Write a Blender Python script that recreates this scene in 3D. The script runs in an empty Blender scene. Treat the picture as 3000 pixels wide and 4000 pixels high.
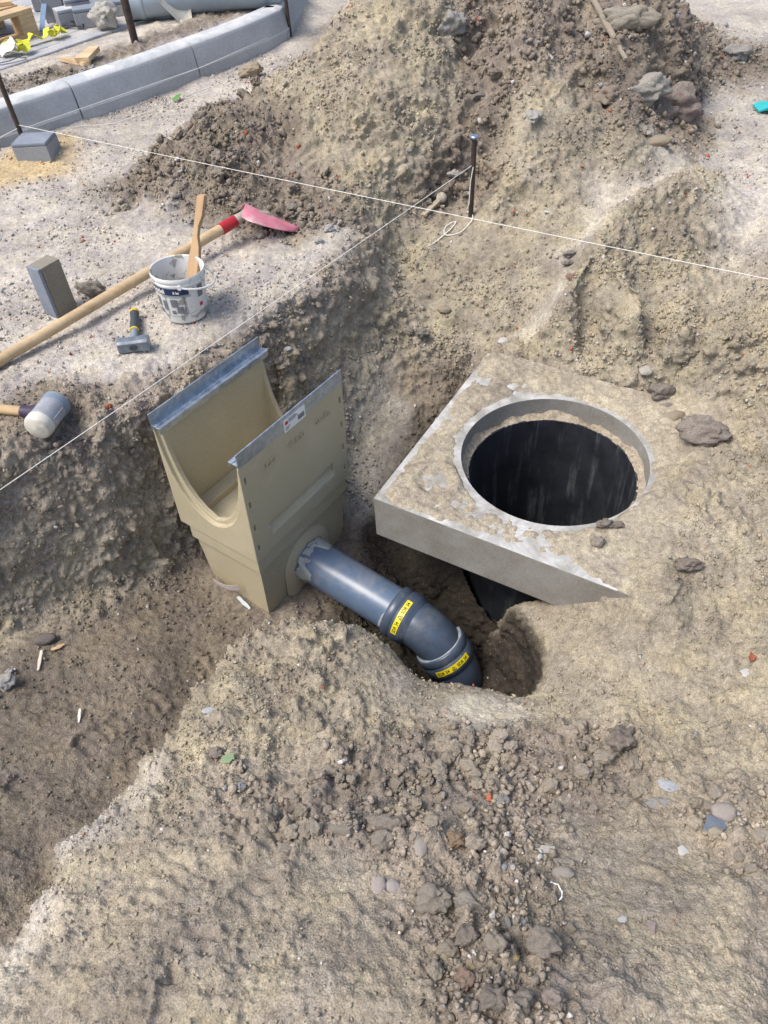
import bpy, bmesh, math, random
import numpy as np
from mathutils import Vector, Matrix, Euler
from mathutils.geometry import delaunay_2d_cdt

random.seed(7)
RNG = np.random.default_rng(11)
sc = bpy.context.scene
col = sc.collection
R = math.radians

# ------------------------------------------------------------------ camera
cam_d = bpy.data.cameras.new('camera')
cam = bpy.data.objects.new('camera', cam_d)
col.objects.link(cam)
TH, ROLL = R(46.87), R(-3.84)
fw = Vector((0, math.cos(TH), -math.sin(TH)))
up = Vector((0, math.sin(TH), math.cos(TH)))
rt = Vector((1, 0, 0))
rt2 = rt * math.cos(ROLL) + up * math.sin(ROLL)
up2 = -rt * math.sin(ROLL) + up * math.cos(ROLL)
CAM = Vector((0, 0, 1.45))
cam.matrix_world = Matrix(((rt2.x, up2.x, -fw.x, CAM.x), (rt2.y, up2.y, -fw.y, CAM.y), (rt2.z, up2.z, -fw.z, CAM.z), (0, 0, 0, 1)))
cam_d.sensor_fit = 'VERTICAL'
cam_d.sensor_height = 36.0
cam_d.lens = 36.0 * 0.74442
cam_d.clip_start = 0.02
cam_d.clip_end = 500
sc.camera = cam

# ------------------------------------------------------------------ light: bright overcast
SUN_EL, SUN_AZ = R(60), R(-110)      # azimuth from +Y towards +X
world = bpy.data.worlds.new('World')
sc.world = world
world.use_nodes = True
nt = world.node_tree
sky = nt.nodes.new('ShaderNodeTexSky')
sky.sky_type = 'NISHITA'
sky.sun_disc = False
sky.sun_elevation = SUN_EL
sky.sun_rotation = SUN_AZ
sky.air_density = 1.0
sky.dust_density = 3.5
sky.ozone_density = 1.0
bg = nt.nodes['Background']
bg.inputs['Strength'].default_value = 0.11
nt.links.new(sky.outputs['Color'], bg.inputs['Color'])
sun_d = bpy.data.lights.new('sun', 'SUN')
sun_d.energy = 1.5
sun_d.angle = R(26)
sun_d.color = (1.0, 0.955, 0.89)
sun = bpy.data.objects.new('sun', sun_d)
col.objects.link(sun)
sdir = Vector((math.cos(SUN_EL) * math.sin(SUN_AZ), math.cos(SUN_EL) * math.cos(SUN_AZ), math.sin(SUN_EL)))
sun.rotation_euler = sdir.to_track_quat('Z', 'Y').to_euler()
sun.location = sdir * 20
sc.view_settings.view_transform = 'Standard'
sc.view_settings.look = 'None'
sc.view_settings.exposure = 0.98
sc.view_settings.gamma = 1.0
sc.view_settings.use_curve_mapping = False

# ------------------------------------------------------------------ numpy noise
_G = RNG.normal(size=(1024, 3)); _G /= np.linalg.norm(_G, axis=1)[:, None]
_U = RNG.random((4096, 4))
def _h(ix, iy, iz, s=0):
    return ((ix * 73856093) ^ (iy * 19349663) ^ (iz * 83492791) ^ (s * 2654435)) & 0x7fffffff
def perlin(P, seed=0):
    F = np.floor(P); I = F.astype(np.int64); f = P - F
    u = f * f * f * (f * (f * 6 - 15) + 10)
    out = np.zeros(len(P))
    for dx in (0, 1):
        wx = u[:, 0] if dx else 1 - u[:, 0]
        for dy in (0, 1):
            wy = u[:, 1] if dy else 1 - u[:, 1]
            for dz in (0, 1):
                wz = u[:, 2] if dz else 1 - u[:, 2]
                g = _G[(_h(I[:, 0] + dx, I[:, 1] + dy, I[:, 2] + dz, seed) >> 3) % 1024]
                out += wx * wy * wz * ((f - (dx, dy, dz)) * g).sum(1)
    return out * 1.5
def fbm(P, oct=3, seed=0):
    o = np.zeros(len(P)); a = 1.0
    for k in range(oct):
        o += a * perlin(P * 2.03 ** k + 7.7 * k, seed + k); a *= .5
    return o
def clods(P, seed=0, ang=True):
    """lumps of random size and facing, one per cell"""
    P = P.astype(np.float32); I0 = np.floor(P - .5).astype(np.int64)
    out = np.zeros(len(P), np.float32)
    U4 = _U.astype(np.float32); G = _G.astype(np.float32)
    for dx in (0, 1):
        for dy in (0, 1):
            for dz in (0, 1):
                C = I0 + (dx, dy, dz)
                h = _h(C[:, 0], C[:, 1], C[:, 2], seed) >> 4
                U = U4[h % 4096]
                D = P - (C + .5 + (U[:, :3] - .5) * .7).astype(np.float32)
                rad = .12 + .50 * U[:, 3] ** 1.5
                d = np.sqrt((D * D).sum(1))
                if ang:
                    k = h % 1000
                    m = np.abs((D * G[k]).sum(1))
                    m = np.maximum(m, np.abs((D * G[k + 7]).sum(1))); m = np.maximum(m, np.abs((D * G[k + 19]).sum(1)))
                    d = .35 * d + .80 * m
                    out = np.maximum(out, rad * np.clip(1.15 - d / rad, 0, .75) * 1.2)
                else: out = np.maximum(out, rad * np.sqrt(np.clip(1 - d * d / (rad * rad), 0, 1)))
    return out.astype(float)

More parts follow.
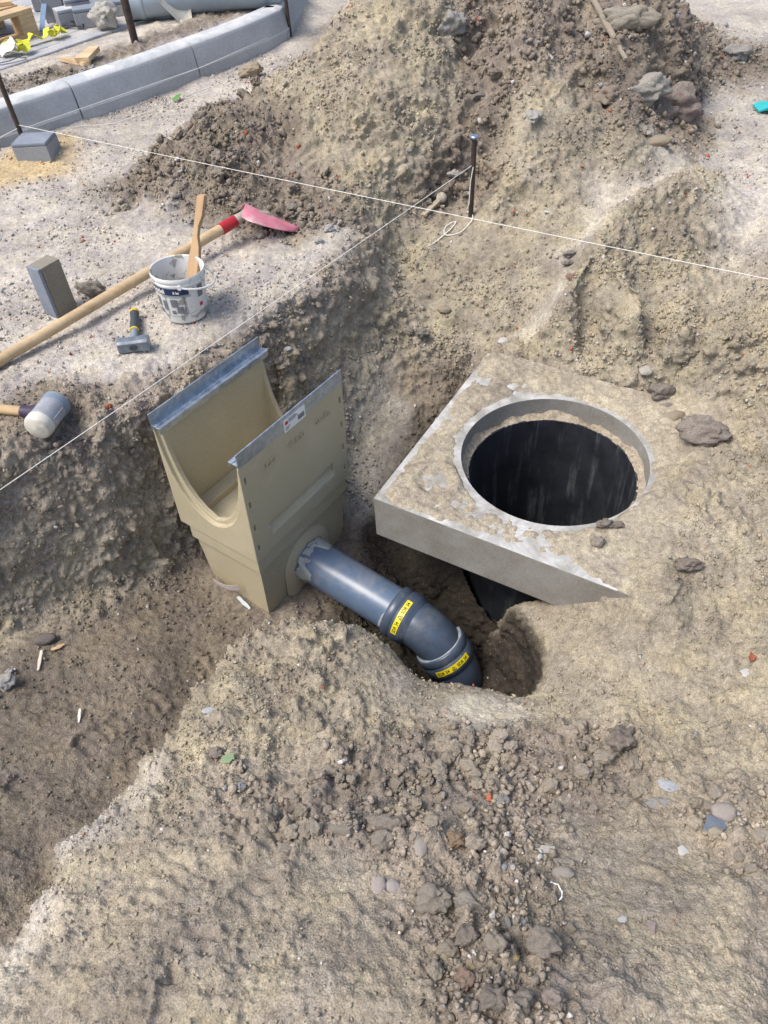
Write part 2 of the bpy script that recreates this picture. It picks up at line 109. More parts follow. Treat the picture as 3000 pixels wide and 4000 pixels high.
# ------------------------------------------------------------------ survey points of the dug ground: x, y, height, soil, roughness
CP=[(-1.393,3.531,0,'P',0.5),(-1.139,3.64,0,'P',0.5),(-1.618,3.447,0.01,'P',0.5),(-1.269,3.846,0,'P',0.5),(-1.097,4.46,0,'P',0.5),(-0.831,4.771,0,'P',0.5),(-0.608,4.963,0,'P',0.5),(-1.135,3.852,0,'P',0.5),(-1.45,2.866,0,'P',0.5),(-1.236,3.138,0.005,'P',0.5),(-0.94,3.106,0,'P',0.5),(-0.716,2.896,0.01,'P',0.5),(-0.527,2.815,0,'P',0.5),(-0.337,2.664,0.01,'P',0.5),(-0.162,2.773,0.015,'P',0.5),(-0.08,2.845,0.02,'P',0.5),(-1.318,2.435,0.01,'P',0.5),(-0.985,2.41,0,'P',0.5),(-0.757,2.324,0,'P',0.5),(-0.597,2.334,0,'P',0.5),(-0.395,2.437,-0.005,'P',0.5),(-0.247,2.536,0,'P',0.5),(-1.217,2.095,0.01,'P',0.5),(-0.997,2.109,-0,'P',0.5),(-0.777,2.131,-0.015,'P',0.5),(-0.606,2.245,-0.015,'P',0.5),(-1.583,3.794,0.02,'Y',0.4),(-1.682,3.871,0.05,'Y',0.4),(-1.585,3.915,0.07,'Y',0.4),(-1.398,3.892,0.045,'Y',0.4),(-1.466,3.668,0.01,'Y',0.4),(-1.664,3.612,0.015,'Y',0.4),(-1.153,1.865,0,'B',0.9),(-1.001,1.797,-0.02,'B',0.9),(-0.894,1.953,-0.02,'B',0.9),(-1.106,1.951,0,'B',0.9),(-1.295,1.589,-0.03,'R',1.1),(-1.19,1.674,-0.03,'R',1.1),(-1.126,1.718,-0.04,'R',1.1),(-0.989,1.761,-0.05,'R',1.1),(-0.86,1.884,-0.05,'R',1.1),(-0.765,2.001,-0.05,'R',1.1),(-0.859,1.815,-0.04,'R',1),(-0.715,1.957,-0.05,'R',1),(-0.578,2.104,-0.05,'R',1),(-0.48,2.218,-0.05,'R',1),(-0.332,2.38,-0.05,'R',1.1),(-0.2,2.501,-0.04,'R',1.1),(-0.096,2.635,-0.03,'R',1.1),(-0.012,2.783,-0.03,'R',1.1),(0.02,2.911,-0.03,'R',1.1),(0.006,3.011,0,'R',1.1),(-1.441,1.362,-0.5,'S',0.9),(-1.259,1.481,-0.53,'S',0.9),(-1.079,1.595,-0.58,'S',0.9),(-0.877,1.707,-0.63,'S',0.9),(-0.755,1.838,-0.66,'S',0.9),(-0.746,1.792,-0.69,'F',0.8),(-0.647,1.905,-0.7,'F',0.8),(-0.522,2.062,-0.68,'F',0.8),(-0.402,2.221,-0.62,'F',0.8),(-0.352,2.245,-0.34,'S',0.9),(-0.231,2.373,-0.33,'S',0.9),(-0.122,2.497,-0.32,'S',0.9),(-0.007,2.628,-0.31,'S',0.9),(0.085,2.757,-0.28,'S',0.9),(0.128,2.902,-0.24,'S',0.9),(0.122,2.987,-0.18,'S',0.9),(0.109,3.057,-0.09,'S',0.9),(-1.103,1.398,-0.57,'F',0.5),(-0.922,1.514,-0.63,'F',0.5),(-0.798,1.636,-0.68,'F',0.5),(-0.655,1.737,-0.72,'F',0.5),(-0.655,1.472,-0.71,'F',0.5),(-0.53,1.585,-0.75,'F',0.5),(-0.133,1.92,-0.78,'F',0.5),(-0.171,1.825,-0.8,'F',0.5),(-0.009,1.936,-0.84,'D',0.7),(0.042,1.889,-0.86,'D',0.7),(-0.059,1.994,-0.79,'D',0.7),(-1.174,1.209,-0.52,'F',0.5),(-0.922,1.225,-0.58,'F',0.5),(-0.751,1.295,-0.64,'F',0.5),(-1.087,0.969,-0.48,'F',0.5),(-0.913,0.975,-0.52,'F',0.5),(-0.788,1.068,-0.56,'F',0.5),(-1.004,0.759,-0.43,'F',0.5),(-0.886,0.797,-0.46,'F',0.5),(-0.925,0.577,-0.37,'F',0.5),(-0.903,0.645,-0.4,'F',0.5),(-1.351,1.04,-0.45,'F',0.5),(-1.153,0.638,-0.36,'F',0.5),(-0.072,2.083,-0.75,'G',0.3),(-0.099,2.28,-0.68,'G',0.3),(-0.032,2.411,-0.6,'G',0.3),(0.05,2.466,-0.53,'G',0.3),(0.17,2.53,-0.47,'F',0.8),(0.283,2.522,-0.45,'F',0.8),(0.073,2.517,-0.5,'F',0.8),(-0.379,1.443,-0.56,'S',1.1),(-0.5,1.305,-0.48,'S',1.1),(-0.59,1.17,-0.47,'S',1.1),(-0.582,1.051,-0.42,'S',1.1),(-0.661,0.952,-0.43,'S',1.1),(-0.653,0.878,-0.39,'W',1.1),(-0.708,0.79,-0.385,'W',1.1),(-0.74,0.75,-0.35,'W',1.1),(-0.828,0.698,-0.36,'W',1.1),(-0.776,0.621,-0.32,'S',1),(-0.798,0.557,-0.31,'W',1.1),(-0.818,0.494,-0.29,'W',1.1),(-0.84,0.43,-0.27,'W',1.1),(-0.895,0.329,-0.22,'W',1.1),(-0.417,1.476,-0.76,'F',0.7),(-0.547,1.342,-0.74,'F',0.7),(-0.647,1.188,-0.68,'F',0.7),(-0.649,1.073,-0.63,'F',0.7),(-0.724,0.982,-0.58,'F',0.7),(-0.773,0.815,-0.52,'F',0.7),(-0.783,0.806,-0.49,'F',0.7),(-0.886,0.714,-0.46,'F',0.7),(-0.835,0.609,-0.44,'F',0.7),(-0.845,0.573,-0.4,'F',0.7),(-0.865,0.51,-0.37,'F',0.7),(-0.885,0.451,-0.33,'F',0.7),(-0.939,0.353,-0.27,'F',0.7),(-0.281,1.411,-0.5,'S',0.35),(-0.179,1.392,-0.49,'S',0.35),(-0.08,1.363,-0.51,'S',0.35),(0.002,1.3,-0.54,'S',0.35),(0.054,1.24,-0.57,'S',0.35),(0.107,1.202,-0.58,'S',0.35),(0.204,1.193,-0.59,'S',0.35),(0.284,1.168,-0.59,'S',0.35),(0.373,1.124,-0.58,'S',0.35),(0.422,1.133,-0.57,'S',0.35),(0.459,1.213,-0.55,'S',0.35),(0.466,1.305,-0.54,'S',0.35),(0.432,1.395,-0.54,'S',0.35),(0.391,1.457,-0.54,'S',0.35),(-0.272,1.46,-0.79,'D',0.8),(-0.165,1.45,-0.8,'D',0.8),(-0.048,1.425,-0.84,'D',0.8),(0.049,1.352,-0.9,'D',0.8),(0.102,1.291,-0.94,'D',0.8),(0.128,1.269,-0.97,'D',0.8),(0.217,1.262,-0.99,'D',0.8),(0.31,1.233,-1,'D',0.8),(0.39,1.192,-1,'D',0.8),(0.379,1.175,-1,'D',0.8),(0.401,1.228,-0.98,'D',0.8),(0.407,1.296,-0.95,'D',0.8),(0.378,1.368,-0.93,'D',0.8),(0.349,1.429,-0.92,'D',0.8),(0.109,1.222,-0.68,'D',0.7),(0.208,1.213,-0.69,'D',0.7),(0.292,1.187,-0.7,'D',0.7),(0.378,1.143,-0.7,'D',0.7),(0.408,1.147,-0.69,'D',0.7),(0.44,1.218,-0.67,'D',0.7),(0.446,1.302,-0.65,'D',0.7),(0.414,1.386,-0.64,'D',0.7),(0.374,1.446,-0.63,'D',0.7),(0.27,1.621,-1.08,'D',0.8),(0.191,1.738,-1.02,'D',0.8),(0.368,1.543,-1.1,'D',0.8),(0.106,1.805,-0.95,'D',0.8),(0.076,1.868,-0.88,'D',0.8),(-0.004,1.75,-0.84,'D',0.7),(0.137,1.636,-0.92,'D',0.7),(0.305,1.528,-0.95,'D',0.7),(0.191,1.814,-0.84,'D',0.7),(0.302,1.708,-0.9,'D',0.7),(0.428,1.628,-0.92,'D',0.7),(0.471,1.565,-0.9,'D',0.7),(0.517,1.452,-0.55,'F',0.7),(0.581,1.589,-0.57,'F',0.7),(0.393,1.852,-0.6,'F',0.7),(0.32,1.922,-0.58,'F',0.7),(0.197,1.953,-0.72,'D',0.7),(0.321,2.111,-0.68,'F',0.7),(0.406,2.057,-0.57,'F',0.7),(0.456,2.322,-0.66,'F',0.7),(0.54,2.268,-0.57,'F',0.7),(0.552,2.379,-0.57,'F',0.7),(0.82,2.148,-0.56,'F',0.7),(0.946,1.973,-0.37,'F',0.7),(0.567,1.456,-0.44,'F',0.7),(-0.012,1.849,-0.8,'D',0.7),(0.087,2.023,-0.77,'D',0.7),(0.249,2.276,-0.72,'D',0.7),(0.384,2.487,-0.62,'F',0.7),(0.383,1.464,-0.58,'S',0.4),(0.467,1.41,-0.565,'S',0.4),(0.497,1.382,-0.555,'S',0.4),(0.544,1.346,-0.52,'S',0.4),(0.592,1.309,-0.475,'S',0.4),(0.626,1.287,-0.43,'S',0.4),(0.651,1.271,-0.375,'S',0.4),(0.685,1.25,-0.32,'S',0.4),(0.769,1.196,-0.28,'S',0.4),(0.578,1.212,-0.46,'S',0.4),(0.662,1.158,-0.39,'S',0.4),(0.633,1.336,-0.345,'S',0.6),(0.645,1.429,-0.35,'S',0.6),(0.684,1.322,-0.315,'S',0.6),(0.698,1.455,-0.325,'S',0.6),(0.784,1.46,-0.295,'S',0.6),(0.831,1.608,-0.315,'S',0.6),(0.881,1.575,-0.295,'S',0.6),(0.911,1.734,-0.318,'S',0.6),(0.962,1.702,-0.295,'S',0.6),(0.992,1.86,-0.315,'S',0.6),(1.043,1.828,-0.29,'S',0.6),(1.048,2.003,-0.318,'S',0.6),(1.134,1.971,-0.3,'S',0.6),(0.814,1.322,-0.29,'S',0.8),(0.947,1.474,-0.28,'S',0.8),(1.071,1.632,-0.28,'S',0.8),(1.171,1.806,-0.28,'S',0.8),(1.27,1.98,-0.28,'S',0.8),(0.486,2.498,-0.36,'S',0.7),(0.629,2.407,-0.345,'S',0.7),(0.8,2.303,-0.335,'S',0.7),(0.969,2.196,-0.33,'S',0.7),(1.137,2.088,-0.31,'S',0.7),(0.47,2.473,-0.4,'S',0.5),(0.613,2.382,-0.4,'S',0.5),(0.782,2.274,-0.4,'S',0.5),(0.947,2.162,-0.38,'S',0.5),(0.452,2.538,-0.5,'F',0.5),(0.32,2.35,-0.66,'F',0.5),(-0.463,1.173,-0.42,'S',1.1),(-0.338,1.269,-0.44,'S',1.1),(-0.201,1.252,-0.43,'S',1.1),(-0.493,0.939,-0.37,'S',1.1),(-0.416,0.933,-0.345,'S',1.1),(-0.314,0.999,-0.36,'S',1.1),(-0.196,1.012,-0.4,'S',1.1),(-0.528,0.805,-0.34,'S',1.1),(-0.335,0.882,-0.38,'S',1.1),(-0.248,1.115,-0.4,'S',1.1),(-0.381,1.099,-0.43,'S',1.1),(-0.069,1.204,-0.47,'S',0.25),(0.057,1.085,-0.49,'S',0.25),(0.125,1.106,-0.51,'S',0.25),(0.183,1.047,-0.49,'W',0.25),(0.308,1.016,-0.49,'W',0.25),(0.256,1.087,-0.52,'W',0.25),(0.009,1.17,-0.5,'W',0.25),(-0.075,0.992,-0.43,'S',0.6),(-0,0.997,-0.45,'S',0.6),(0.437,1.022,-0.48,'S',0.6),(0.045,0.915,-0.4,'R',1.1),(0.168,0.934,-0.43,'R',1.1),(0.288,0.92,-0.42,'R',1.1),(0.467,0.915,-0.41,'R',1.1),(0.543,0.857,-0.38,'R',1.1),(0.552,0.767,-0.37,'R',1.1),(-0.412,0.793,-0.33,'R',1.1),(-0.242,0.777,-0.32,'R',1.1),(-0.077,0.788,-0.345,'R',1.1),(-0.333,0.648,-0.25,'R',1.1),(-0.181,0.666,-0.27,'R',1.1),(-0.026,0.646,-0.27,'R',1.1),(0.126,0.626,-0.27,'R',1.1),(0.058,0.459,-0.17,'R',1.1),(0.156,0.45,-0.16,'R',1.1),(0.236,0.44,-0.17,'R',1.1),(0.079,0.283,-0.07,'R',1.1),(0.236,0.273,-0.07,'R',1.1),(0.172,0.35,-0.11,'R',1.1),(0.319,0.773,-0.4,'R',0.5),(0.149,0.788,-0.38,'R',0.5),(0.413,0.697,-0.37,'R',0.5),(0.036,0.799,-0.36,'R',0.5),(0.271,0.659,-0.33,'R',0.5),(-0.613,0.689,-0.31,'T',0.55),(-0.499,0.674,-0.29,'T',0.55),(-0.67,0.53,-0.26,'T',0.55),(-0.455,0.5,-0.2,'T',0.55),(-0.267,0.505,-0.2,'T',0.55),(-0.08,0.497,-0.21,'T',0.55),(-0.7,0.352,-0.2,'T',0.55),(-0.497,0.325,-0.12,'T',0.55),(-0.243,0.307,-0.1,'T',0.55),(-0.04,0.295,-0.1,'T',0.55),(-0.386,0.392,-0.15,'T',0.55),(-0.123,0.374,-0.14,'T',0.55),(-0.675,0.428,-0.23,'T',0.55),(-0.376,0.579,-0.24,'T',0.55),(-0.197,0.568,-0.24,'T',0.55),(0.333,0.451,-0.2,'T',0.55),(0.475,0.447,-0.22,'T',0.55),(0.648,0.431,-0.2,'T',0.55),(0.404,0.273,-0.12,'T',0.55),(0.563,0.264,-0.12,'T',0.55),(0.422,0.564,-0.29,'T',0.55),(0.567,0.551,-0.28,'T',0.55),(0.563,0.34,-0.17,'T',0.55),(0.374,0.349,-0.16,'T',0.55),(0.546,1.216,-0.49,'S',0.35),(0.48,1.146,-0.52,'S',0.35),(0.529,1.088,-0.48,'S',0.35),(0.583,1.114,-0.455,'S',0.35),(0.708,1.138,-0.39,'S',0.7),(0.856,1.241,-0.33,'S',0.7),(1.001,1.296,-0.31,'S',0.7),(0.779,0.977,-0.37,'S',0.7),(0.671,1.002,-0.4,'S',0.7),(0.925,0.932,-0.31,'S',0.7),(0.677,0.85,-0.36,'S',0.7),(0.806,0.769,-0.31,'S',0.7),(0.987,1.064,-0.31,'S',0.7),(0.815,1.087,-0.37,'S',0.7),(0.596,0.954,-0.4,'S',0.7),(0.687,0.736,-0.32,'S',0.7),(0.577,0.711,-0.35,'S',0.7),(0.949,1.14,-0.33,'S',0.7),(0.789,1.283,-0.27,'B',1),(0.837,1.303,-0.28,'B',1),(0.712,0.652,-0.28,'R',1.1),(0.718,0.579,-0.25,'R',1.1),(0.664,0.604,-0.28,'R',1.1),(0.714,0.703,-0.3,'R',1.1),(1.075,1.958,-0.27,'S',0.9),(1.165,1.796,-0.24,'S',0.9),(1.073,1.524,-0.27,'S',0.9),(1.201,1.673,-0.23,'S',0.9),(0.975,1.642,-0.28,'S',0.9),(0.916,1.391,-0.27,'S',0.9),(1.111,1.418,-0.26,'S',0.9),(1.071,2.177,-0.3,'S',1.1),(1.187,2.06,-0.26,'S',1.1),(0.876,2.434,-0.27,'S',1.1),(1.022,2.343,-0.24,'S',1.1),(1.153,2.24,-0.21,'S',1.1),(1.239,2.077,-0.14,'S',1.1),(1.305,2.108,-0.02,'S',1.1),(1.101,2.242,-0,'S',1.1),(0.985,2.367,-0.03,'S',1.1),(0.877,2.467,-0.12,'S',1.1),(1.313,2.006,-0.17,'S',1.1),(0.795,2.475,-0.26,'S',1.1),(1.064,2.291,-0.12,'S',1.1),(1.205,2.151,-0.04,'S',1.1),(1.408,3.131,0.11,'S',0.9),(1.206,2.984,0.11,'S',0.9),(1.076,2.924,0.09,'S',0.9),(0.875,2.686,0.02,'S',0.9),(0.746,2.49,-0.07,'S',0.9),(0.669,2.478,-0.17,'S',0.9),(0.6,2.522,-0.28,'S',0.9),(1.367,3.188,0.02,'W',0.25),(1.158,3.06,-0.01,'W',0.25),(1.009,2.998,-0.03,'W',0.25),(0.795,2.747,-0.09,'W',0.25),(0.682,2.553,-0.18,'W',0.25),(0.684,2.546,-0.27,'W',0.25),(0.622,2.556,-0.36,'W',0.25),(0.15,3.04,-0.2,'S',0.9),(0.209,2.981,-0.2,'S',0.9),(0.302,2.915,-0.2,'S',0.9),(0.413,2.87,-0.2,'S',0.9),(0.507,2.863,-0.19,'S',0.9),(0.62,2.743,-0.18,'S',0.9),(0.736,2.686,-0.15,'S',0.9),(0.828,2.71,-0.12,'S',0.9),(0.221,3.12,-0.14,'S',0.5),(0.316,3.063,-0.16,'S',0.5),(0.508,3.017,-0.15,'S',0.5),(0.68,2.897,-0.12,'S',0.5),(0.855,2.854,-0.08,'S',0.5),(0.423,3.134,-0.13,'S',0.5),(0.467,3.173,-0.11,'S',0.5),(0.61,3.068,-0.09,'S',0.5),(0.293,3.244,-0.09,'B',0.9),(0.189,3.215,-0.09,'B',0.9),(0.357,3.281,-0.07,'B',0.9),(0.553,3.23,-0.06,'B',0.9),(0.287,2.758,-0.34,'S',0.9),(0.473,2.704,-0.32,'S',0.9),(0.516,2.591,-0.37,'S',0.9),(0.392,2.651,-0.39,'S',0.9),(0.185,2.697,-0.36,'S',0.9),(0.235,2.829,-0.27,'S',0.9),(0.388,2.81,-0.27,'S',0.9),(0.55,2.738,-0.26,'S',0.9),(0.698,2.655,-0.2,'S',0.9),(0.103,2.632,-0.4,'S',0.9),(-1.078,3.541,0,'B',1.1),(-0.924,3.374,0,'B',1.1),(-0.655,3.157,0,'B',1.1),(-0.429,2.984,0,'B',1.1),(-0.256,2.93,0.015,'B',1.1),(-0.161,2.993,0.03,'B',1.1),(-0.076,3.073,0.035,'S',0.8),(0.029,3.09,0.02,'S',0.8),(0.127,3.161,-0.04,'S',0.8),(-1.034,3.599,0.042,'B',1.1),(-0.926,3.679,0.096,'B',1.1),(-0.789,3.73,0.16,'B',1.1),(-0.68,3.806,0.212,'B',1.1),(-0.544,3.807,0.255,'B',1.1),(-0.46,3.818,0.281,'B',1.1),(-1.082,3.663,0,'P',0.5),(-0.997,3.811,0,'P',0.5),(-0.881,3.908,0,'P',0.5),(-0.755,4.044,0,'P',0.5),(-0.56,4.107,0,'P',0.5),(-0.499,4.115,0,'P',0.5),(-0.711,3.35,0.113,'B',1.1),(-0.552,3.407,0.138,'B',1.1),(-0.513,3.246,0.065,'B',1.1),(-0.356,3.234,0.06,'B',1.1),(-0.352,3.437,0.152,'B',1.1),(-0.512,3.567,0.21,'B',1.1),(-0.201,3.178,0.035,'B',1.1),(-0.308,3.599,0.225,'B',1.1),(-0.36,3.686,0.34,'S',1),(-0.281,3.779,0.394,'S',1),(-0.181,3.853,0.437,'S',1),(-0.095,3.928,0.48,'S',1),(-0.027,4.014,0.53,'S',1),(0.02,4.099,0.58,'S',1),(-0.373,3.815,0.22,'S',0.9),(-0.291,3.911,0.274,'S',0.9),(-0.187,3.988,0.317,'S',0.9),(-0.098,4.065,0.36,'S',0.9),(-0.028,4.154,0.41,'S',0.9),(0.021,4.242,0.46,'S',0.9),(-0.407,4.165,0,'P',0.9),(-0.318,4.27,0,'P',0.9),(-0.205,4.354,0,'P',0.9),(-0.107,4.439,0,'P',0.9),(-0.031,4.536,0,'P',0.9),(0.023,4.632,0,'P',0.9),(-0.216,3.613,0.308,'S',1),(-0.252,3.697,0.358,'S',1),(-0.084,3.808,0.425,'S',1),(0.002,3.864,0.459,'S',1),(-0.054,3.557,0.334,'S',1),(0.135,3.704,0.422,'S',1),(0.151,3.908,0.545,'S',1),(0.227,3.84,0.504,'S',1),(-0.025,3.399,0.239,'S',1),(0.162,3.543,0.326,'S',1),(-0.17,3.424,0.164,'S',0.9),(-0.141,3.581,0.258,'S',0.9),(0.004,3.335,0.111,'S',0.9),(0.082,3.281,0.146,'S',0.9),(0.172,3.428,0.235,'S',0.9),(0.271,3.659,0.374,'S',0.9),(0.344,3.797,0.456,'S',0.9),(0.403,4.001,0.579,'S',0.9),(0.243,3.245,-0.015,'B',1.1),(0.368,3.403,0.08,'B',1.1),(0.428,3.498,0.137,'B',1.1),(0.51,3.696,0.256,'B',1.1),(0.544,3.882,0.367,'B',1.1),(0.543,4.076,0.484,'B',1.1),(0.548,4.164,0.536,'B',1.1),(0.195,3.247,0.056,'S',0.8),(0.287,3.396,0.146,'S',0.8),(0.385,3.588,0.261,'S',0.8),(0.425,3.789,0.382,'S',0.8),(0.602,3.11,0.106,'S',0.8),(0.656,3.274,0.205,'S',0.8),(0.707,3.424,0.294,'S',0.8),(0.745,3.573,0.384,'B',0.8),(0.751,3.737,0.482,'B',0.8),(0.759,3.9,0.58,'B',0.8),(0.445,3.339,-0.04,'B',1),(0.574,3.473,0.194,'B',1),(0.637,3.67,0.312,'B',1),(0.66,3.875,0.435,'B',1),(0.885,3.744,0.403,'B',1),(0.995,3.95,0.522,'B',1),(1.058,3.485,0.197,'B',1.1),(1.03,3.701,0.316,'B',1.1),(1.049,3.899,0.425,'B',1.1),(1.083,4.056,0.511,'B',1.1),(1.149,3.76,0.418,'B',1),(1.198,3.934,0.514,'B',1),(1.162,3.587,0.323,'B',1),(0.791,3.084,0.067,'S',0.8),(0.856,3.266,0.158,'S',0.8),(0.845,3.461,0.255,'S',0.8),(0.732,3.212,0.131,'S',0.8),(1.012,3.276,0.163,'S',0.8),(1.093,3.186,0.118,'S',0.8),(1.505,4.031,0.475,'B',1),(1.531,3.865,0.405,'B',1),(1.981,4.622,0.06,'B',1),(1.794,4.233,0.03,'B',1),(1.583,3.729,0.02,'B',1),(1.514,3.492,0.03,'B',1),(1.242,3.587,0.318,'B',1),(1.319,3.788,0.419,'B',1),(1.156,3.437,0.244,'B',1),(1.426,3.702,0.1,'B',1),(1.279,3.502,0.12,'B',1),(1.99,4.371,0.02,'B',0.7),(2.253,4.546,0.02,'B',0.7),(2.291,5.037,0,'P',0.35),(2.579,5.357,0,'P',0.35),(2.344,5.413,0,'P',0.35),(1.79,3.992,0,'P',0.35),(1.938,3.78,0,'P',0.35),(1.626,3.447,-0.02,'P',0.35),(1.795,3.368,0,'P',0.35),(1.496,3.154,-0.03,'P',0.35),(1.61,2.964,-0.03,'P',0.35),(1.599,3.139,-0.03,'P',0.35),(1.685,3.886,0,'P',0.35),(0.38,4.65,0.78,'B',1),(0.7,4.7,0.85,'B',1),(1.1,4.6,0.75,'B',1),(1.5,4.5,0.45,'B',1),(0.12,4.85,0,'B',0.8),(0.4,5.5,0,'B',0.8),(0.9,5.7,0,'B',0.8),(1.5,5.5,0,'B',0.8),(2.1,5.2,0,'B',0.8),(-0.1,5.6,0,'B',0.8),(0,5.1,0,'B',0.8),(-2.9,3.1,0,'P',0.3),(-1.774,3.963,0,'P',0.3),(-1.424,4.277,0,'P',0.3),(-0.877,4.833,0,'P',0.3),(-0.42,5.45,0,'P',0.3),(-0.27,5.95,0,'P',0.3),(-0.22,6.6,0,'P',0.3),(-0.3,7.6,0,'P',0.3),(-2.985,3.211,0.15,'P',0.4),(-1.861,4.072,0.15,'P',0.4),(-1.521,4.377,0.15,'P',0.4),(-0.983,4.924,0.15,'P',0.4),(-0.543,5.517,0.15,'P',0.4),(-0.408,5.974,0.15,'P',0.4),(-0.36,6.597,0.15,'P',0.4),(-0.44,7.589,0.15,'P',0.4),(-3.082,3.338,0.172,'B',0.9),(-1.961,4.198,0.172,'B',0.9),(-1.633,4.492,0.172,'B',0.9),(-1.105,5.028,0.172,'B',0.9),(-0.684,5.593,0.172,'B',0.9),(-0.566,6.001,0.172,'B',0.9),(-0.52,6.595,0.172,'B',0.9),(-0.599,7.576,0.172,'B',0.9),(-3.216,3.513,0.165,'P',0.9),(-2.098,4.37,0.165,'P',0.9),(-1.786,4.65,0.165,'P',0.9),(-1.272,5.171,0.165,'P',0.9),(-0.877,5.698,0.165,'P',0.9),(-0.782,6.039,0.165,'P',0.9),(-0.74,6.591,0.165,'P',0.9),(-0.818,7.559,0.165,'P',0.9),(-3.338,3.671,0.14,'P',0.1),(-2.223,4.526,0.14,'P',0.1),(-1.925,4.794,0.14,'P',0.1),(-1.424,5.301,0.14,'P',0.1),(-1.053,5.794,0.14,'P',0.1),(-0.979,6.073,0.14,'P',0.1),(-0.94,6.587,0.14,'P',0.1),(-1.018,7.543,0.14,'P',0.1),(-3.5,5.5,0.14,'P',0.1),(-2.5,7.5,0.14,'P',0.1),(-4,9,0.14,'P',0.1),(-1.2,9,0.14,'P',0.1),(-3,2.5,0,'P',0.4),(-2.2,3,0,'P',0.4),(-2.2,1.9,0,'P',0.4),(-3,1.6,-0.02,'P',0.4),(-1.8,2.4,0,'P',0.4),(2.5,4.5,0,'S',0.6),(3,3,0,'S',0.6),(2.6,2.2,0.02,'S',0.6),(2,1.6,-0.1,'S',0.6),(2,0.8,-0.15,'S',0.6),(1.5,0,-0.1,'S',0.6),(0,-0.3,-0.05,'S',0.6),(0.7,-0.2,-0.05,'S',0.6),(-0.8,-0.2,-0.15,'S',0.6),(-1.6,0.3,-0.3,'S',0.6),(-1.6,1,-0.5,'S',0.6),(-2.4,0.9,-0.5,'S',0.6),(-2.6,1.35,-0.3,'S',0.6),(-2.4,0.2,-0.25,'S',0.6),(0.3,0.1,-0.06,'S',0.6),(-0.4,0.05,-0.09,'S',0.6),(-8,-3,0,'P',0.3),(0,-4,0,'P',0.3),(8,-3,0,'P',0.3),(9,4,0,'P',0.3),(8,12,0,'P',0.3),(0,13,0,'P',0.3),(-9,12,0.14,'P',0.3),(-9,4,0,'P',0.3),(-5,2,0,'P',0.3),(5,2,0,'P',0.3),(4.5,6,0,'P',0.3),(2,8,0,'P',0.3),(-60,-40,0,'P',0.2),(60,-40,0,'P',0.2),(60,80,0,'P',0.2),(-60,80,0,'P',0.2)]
CE=[(36,37),(37,38),(38,39),(39,40),(40,41),(46,47),(47,48),(48,49),(49,50),(50,51),(41,42),(42,43),(43,44),(44,45),(45,46),(52,53),(53,54),(54,55),(55,56),(61,62),(62,63),(63,64),(64,65),(65,66),(66,67),(67,68),(56,57),(57,58),(58,59),(59,60),(60,61),(99,100),(100,101),(101,102),(102,103),(104,105),(105,106),(106,107),(107,108),(108,109),(109,110),(110,111),(111,112),(103,104),(113,114),(114,115),(115,116),(116,117),(117,118),(118,119),(119,120),(120,121),(121,122),(122,123),(123,124),(124,125),(126,127),(127,128),(128,129),(129,130),(130,131),(131,132),(132,133),(133,134),(134,135),(135,136),(136,137),(137,138),(138,139),(99,126),(140,141),(141,142),(142,143),(143,144),(144,145),(145,146),(146,147),(147,148),(148,149),(149,150),(150,151),(151,152),(152,153),(154,155),(155,156),(156,157),(157,158),(158,159),(159,160),(160,161),(161,162),(346,347),(347,348),(348,349),(349,350),(350,351),(351,352),(353,354),(354,355),(355,356),(356,357),(357,358),(358,359),(360,361),(361,362),(362,363),(363,364),(364,365),(365,366),(366,367),(399,400),(400,401),(401,402),(402,403),(403,404),(405,406),(406,407),(407,408),(408,409),(409,410),(419,420),(420,421),(421,422),(422,423),(423,424),(425,426),(426,427),(427,428),(428,429),(429,430),(431,432),(432,433),(433,434),(434,435),(435,436),(455,456),(456,457),(457,458),(458,459),(459,460),(460,461),(466,467),(467,468),(468,469),(469,470),(470,471),(478,479),(479,480),(480,481),(493,494),(494,495),(495,496),(526,527),(527,528),(528,529),(529,530),(530,531),(531,532),(532,533),(534,535),(535,536),(536,537),(537,538),(538,539),(539,540),(540,541),(542,543),(543,544),(544,545),(545,546),(546,547),(547,548),(548,549),(550,551),(551,552),(552,553),(553,554),(554,555),(555,556),(556,557),(558,559),(559,560),(560,561),(561,562),(562,563),(563,564),(564,565)]
SOIL = 'PBSFYDWGRT'
PALETTE = np.array([(.42, .385, .335), (.212, .180, .143), (.305, .268, .200), (.190, .161, .125), (.46, .36, .215), (.048, .041, .033), (.42, .385, .32), (.30, .28, .235), (.272, .235, .188), (.282, .248, .193)])  # D is damp soil with the pit's and slab overhang's shade painted in
SLAB = (-0.032, 1.743, R(-32.58), 0.9, 0.18, -0.34, 0.314)     # corner x, y, yaw, side, thickness, top, hole radius
SUMP = (-0.4085, 1.5993, 0.012, R(52.86), 0.5, 0.349)           # near-left rail corner, yaw, length, width

def slab_pt(a, b, z=0.):
    c, s = math.cos(SLAB[2]), math.sin(SLAB[2])
    return (SLAB[0] + c * a - s * b, SLAB[1] + s * a + c * b, z)
HOLE = slab_pt(.45, .45)

def view_uv(P):
    d = P - np.array(CAM); f = d @ np.array(fw)
    f = np.where(f < .05, .05, f)
    return (d @ np.array(rt2)) / f * .74442 * 4 / 3 + .5, (d @ np.array(up2)) / f * .74442 + .5, f

